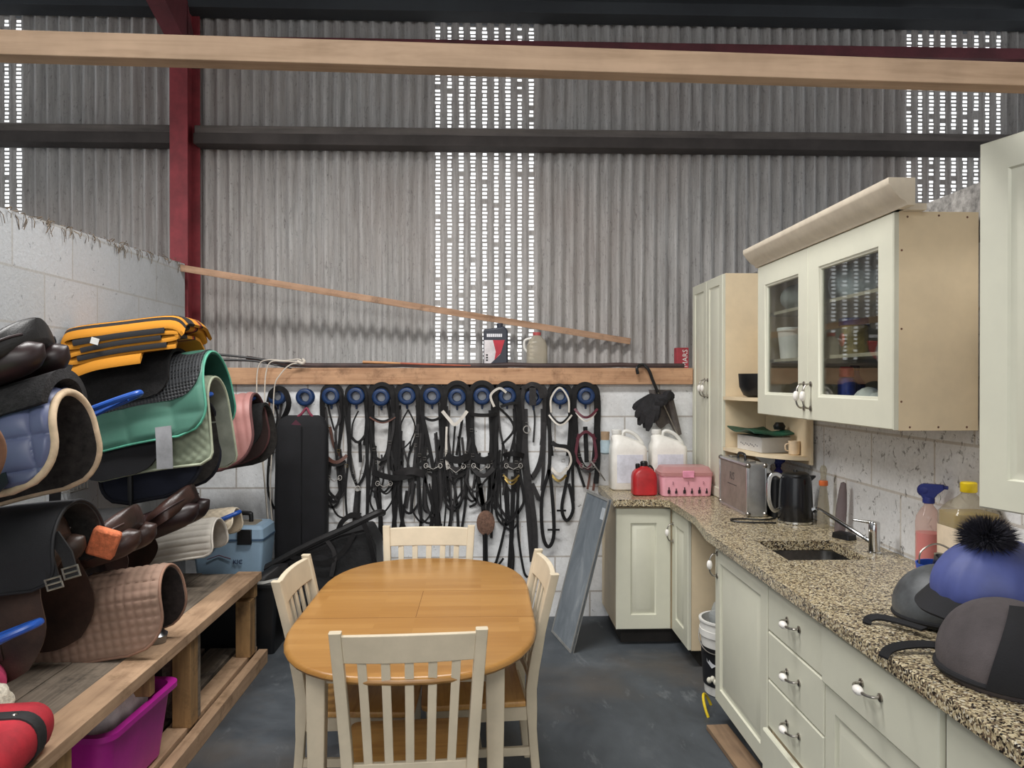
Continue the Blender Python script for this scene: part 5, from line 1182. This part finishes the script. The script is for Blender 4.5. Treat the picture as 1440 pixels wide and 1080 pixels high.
# 7
b = Bridle(6, 'black bridle with a straight dark browband, seventh from the left', hw=13, L=95, w=.022)
b.arc(594, 622, 585, 6, .018).strap([(588, 560), (602, 620), (612, 680), (616, 752)], .026).strap([(622, 575), (620, 640), (612, 700), (604, 752)], .022).loop(608, 618, 668, 11, .02, BR2, 'noseband').bit(609, 655, 10).strap([(598, 670), (600, 710), (612, 735), (622, 738)], .016).strap([(610, 660), (608, 720), (606, 755)], .024).strap([(596, 590), (594, 650), (602, 690), (620, 752)], .018).buckles([(597, 645), (621, 648), (603, 662)])
# 8
b = Bridle(7, 'black bridle with a white V-shaped browband, eighth from the left', hw=17, L=105, w=.03)
b.strap([(622, 578, .07), (632, 590, .075), (639, 597, .08), (648, 590, .075), (657, 578, .07)], .022, WHT, 'browband').strap([(629, 600), (628, 640), (630, 660)], .022, WHT).strap([(640, 596), (636, 650)], .012).strap([(650, 590), (642, 640)], .018).arc(626, 660, 640, 7, .05, None, 'noseband', .065).arc(628, 658, 652, 8, .03, BR2, 'noseband', .05).bit(641, 656, 11, None, 9).loop(640, 660, 713, 15, .011).loop(638, 664, 680, 9, .012)
b.strap([(628, 665), (634, 720), (628, 755)], .018).strap([(660, 600), (657, 680), (650, 740), (643, 755)], .018).strap([(637, 668), (643, 715), (645, 758)], .02).strap([(622, 600), (620, 680), (612, 745)], .02).buckles([(627, 635), (655, 636), (659, 655)])
# 9
b = Bridle(8, 'black bridle with a wide straight browband and crossed noseband, ninth from the left', hw=17, L=110, w=.032)
b.arc(660, 700, 582, 2, .024, None, 'browband', .07).strap([(664, 575), (666, 630), (676, 690), (681, 720)], .026).strap([(693, 575), (690, 640), (688, 690), (684, 745)], .026).arc(664, 696, 640, 8, .05, None, 'noseband').arc(663, 696, 655, 14, .03, BR2, 'noseband').bit(676, 655, 10, None, 7).loop(664, 650, 705, 9, .014).strap([(656, 660), (660, 690), (670, 706), (660, 713)], .016).strap([(675, 680), (680, 720), (682, 760), (682, 805)], .03).buckles([(663, 605), (665, 640), (676, 650), (690, 650)])
b.strap([(699, 560), (696, 640), (694, 700)], .022, BR2)
# 10
b = Bridle(9, 'heavy black double bridle with a brass curb chain, tenth from the left', hw=16, L=125, w=.032)
b.strap([(695, 572, .07), (690, 556, .075), (702, 546, .08), (712, 552, .075)], .016, WHT).strap([(700, 572, .06), (718, 590), (722, 606), (706, 625)], .016).strap([(704, 572, .07), (716, 568, .075), (728, 566, .07)], .02, name='browband').arc(708, 736, 641, -3, .034, None, 'noseband', .06).arc(706, 735, 652, 4, .05, BR2, 'noseband', .05).arc(708, 730, 668, 8, .012, BRASS, 'curb_chain', .07).arc(710, 728, 673, 8, .010, BRASS, 'curb_chain', .065).bit(722, 655, 10)
b.loop(714, 660, 734, 22, .016, None, 'rein').loop(718, 660, 730, 18, .018, BR2, 'rein').strap([(706, 660), (712, 720), (706, 760), (695, 800)], .018).strap([(722, 670), (720, 740), (716, 805)], .03).strap([(730, 660), (728, 740), (736, 800), (742, 812)], .016).strap([(714, 690), (716, 730), (722, 780), (720, 812)], .016).strap([(699, 575), (696, 650), (694, 690), (698, 715)], .02).strap([(732, 575), (736, 640), (740, 690), (748, 790)], .03, BR2).buckles([(708, 668), (726, 650), (728, 662)])
b.strap([(696, 790), (700, 795), (708, 785)], .014)
# 11
b = Bridle(10, 'plain dark breastplate straps with a steel ring, eleventh from the left', hw=15, L=70, w=.026, col=BR2)
b.strap([(738, 545, .075), (748, 540, .085), (758, 545, .08), (762, 560, .07)], .03).strap([(749, 545, .09), (749, 570, .085)], .045, BR2).ring(741, 604, .024).strap([(750, 570), (752, 590), (750, 622)], .012).strap([(738, 575), (739, 640), (746, 700), (752, 770)], .04).strap([(764, 575), (762, 640), (748, 672), (740, 660)], .036).strap([(766, 600), (764, 660), (762, 690)], .022).strap([(748, 680), (757, 700), (757, 704)], .03).strap([(746, 690), (752, 740), (753, 790)], .036, BR2)
b.buckles([(741, 596)])
# 12
b = Bridle(11, 'black bridle with white-lined browband and noseband, second from the right', hw=14, L=85, w=.016)
b.strap([(775, 580, .075), (775, 560, .08), (787, 545, .085), (799, 560, .08), (800, 580, .075)], .012, WHT, 'throat_lash').arc(772, 804, 582, 14, .026, None, 'browband', .07, pad=WHT).strap([(776, 622, .05), (784, 627, .06), (800, 630, .06), (807, 645, .055), (802, 660, .05)], .030, None, 'noseband').strap([(780, 630, .06), (798, 634, .068), (803, 648, .064), (798, 660, .06)], .014, WHT, 'noseband_lining').arc(775, 798, 658, 9, .022, WHT, 'noseband', .055).arc(776, 796, 668, 8, .016, BRASS, 'curb_chain', .05)
b.strap([(772, 580), (773, 620), (772, 660), (762, 700), (763, 750), (771, 769), (779, 750), (776, 690), (772, 660)], .024, None, 'rein').strap([(801, 580), (803, 640), (796, 680), (790, 715), (797, 732), (806, 715), (800, 680)], .022, None, 'rein').strap([(806, 590), (805, 640), (806, 705)], .02)
b.strap([(770, 745, .05), (787, 745, .05)], .012, name='rein_stop', th=.01).strap([(783, 718, .05), (796, 718, .05)], .012, name='rein_stop', th=.01).buckles([(792, 648), (799, 656)])
# 13
b = Bridle(12, 'black bridle with a beaded browband and maroon noseband, last on the right', hw=15, L=100, w=.03)
b.arc(808, 840, 575, 12, .016, MAR, 'browband', .075).arc(810, 838, 580, 12, .010, WHT, 'browband_beads', .08).loop(824, 610, 660, 14, .02, MAR, 'noseband', .05).strap([(811, 618, .05), (824, 607, .06), (838, 618, .05)], .02, MAR, 'noseband')
b.strap([(809, 575), (812, 630), (820, 655), (832, 662)], .028).strap([(840, 575), (841, 640), (838, 680)], .034).strap([(823, 600), (825, 650)], .03).arc(815, 838, 655, 8, .02, BR2, 'noseband').strap([(828, 645, .06), (840, 660, .065), (851, 676, .06)], .009, DULL, 'curb_chain').bit(826, 655, 8, None, 4).strap([(812, 655), (822, 685)], .018).strap([(838, 665), (834, 690)], .016, BRN_).strap([(830, 665), (826, 688)], .014, BRN_).buckles([(815, 640), (836, 648)])
# the rest of each tangle: narrow keepers, spare straps and reins
for b_, k in BL:
    q = random.Random(100 + k); x = hx_[k]
    for j in range(3):
        x0 = x + q.choice((-1, 1)) * q.uniform(9, 17); ln = q.uniform(105, 190); x1 = x0 + q.uniform(-10, 10); y0 = 566 + q.uniform(0, 12)
        b_.strap([(x0, y0), (x0 + q.uniform(-4, 4), y0 + ln * .3), (x1 + q.uniform(-7, 7), y0 + ln * .65), (x1, y0 + ln)], q.uniform(.010, .018), q.choice((BR, BR, BR2)), 'strap')
    for j in range(3):
        yb = q.uniform(690, 752); b_.loop(x + q.uniform(-8, 8), q.uniform(600, 650), yb, q.uniform(9, 16), q.uniform(.011, .017), q.choice((BR, BR2)), 'rein', None, q.uniform(-6, 6))
    b_.arc(x - q.uniform(11, 16), x + q.uniform(11, 16), q.uniform(634, 668), q.uniform(3, 10), q.uniform(.016, .03), BR, 'noseband', .045)
# garment bag on hook two
r = thing('garment_bag', 'long black garment bag hanging by a maroon strap from the second hook', 'bag', pY(425, 585, WY - .09))
g = lambda px, py, d=.09: pY(px, py, WY - d) - r.location
lo = []
for py, x0, x1, dp in ((584, 404, 448, .03), (588, 396, 456, .05), (600, 390, 461, .07), (640, 389, 461, .085), (700, 388, 461, .09), (760, 388, 461, .085), (800, 388, 459, .08), (815, 391, 456, .05)):
    a = g(x0, py); b_ = g(x1, py); c = (a + b_) / 2; hw = (b_ - a).length / 2
    lo.append([V((c.x + x_, c.y + y_ , c.z)) for x_, y_ in rr(hw, dp / 1.5, .03, 5)])
MB().loft(lo).build('bag_body', M_NYL, r)
MB().tube(cat([g(413, 590, .10), g(424, 582, .11), g(431, 574, .10), g(436, 582, .11), g(444, 590, .10)], 3), .009, 8).build('hanger_strap', mat('maroon_webbing', '#7b2f44', .7), r)
MB().ribbon(cat([g(398, 596, .125), g(410, 602, .13), g(420, 594, .132)], 4), .05, .004, (0, -1, 0)).build('collar_flap', mat('plum_cloth', '#4c2532', .8), r)
MB().tube([g(424, 600, .15), g(424, 790, .15)], .003, 6).build('zip', M_BLKP, r)
# slumped black bag with straps
r = thing('holdall', 'slumped black holdall with tangled straps under the bridles, behind the table', 'bag', (-1.0, 4.93, 0))
pl = [(-.14, 0), (.30, 0), (.335, .35), (.325, .60), (.27, .70), (.10, .66), (-.12, .56), (-.33, .47), (-.35, .435), (-.14, .43)]
MB().prism(pl, -.16, .16, lambda x, z, y: (x, y, z)).build('body', mat('holdall_fabric', '#161618', .6, var=.4, scale=6, bump=.5, bscale=40), r, bevel=.05, seg=4)
MB().tube(cat([(-.36, -.17, .46), (-.1, -.18, .60), (.15, -.19, .715), (.33, -.18, .80), (.36, -.1, .79)], 5), .022, 8).build('strap_roll', M_BLK2, r)
MB().ribbon(cat([(.1, -.19, .70), (.13, -.2, .76), (.2, -.2, .80), (.26, -.2, .74), (.3, -.19, .60), (.33, -.17, .45)], 4), .03, .006, (0, -1, 0)).build('strap', BR, r)
MB().ribbon(cat([(-.2, -.185, .545), (.0, -.2, .50), (.12, -.2, .56), (.2, -.2, .68)], 4), .03, .006, (0, -1, 0)).build('strap', BR, r)
MB().ribbon(cat([(.02, -.19, .655), (.08, -.2, .56), (.06, -.2, .42)], 4), .025, .006, (0, -1, 0)).build('strap', BR2, r)
# brown paddle brush with black shaft
r = thing('paddle', 'brown flat paddle on a black shaft hanging under the ninth bridle', 'paddle', pY(683, 735, WY - .04))
MB().loft([[V((x_, -y * 1.0, z_ * 1.35)) for x_, z_ in circ(q, 24)] for y, q in ((-.006, .05), (0, .062), (.012, .062), (.018, .05))]).build('head', mat('brown_bristle', '#6d5346', .95, var=.25, scale=50, bump=.8), r)
MB().tube([(0, -.006, -.07), (.004, -.006, -.33)], .013, 8).build('shaft', M_BLKP, r)
# pale cords looped over the pipe
wc = mat('offwhite_cord', '#c8c0b4', .8)
def cordpts(P, d): return cat([pY(x, y, WY - d) for x, y in P], 5)
o = pY(380, 520, WY - .08)
for k, (P, lb) in enumerate((([(424, 507), (418, 505), (400, 507), (378, 506), (365, 512), (361, 540), (364, 600), (372, 680), (377, 742)], 'off-white cord looped over the pipe and hanging down behind the pink pad'),
    ([(424, 509), (400, 508), (381, 509), (374, 525), (372, 560), (370, 640), (377, 730)], 'second off-white cord hanging down beside the first one'),
    ([(425, 510), (408, 513), (394, 527), (386, 545), (384, 600), (380, 690), (383, 735)], 'off-white cord curving down in front of the first blue hook'))):
    tag(MB().tube([p - o for p in cordpts(P, .075 + .012 * k)], .0042, 6).build('cord', wc, None, loc=o), lb, 'cord', 'pale cords over the pipe')
tag(MB().tube([p - o for p in cordpts([(425, 505), (428, 508), (425, 511), (418, 508)], .10)], .010, 8).build('cord_knot', wc, None, loc=o), 'off-white cord whipping at the end of the looped cords', 'cord')
for P, lb in (([(300, 498), (350, 503), (424, 514)], 'black lunge whip resting on the pipe at the left end of the rail'), ([(312, 506), (360, 508), (410, 518)], 'shorter black whip lying below the lunge whip on the pipe')):
    pp = [pY(x, y, 5.20) for x, y in P]
    tag(MB().tube([p - pp[0] for p in cat(pp, 4)], [.009 - .0006 * q for q in range(9)], 8).build('whip', M_BLKP, None, loc=pp[0]), lb, 'whip')
# straw and cobweb debris caught on top of the left wall
m = MB(); q = random.Random(21)
for k in range(260):
    y = q.uniform(2.6, 5.2); z = 2.22 + (y + .6) / 5.85 * .185; x = q.uniform(-2.06, -2.005)
    a = V((x, y, z + q.uniform(-.01, .006))); b_ = a + V((q.uniform(0, .02), q.uniform(-.04, .04), q.uniform(-.07, .02)))
    m.ribbon([a, (a + b_) / 2 + V((.008, 0, .004)), b_], q.uniform(.002, .006), .0015, (1, 0, 0))
o = tag(m.build('straw_debris', mat('straw_dust', '#5d5245', .95, var=.4, scale=40), None), 'wisps of straw and dust caught along the top edge of the left wall', 'debris'); o['kind'] = 'stuff'
# grooming brush left of the jerrycan
r = thing('bottle', 'small pale blue bottle with a tan top at the left end of the worktop', 'bottle', pY(851, 628, 5.12))
MB().lathe([(.02, -.05), (.032, -.04), (.034, .03), (.03, .045)], n=16).build('body', mat('pale_blue_plastic', '#9fb0b8', .5), r); MB().lathe([(.028, .045), (.03, .1), (.001, .101)], n=16).build('top', mat('tan_top', '#a88e72', .6), r)
# ---------------------------------------------------------------- light
structure(MB().b2(-9, 9, -2.9, -2.76, 3.0, 6.36).build('front_sky_screen', M_ROOF))  # added unseen screen over the open front, keeps out high sky light
w = bpy.data.worlds.new('world'); SC.world = w; w.use_nodes = True
bg = w.node_tree.nodes['Background']; bg.inputs['Color'].default_value = (.97, .985, 1.0, 1); bg.inputs['Strength'].default_value = 1.2
def area(name, loc, rot, sx, sy_, e, col=(1, 1, 1), spread=180):
    l = bpy.data.lights.new(name, 'AREA'); l.shape = 'RECTANGLE'; l.size = sx; l.size_y = sy_; l.energy = e; l.color = col; l.spread = math.radians(spread)
    o = bpy.data.objects.new(name, l); COL.objects.link(o); o.location = loc; o.rotation_euler = rot; return o
area('barn_light', (-.2, 3.15, 3.95), (math.radians(2), 0, 0), 1.4, .5, 55, (1, .985, .96), 150)
area('barn_light', (-2.1, 2.9, 4.0), (math.radians(2), math.radians(-12), 0), 1.2, .5, 45, (1, .985, .96), 150)
area('barn_light', (-.6, -1.8, 3.9), (math.radians(50), 0, 0), 3.0, 1.2, 38, (1, .98, .95), 110)  # added fill light behind the camera, for daylight at the open front
SC.view_settings.view_transform = 'Standard'; SC.view_settings.look = 'None'; SC.view_settings.gamma = 1
SC.view_settings.use_curve_mapping = False; SC.view_settings.exposure = .35
SC.cycles.use_denoising = True
SC.cycles.max_bounces = 8; SC.cycles.transparent_max_bounces = 16
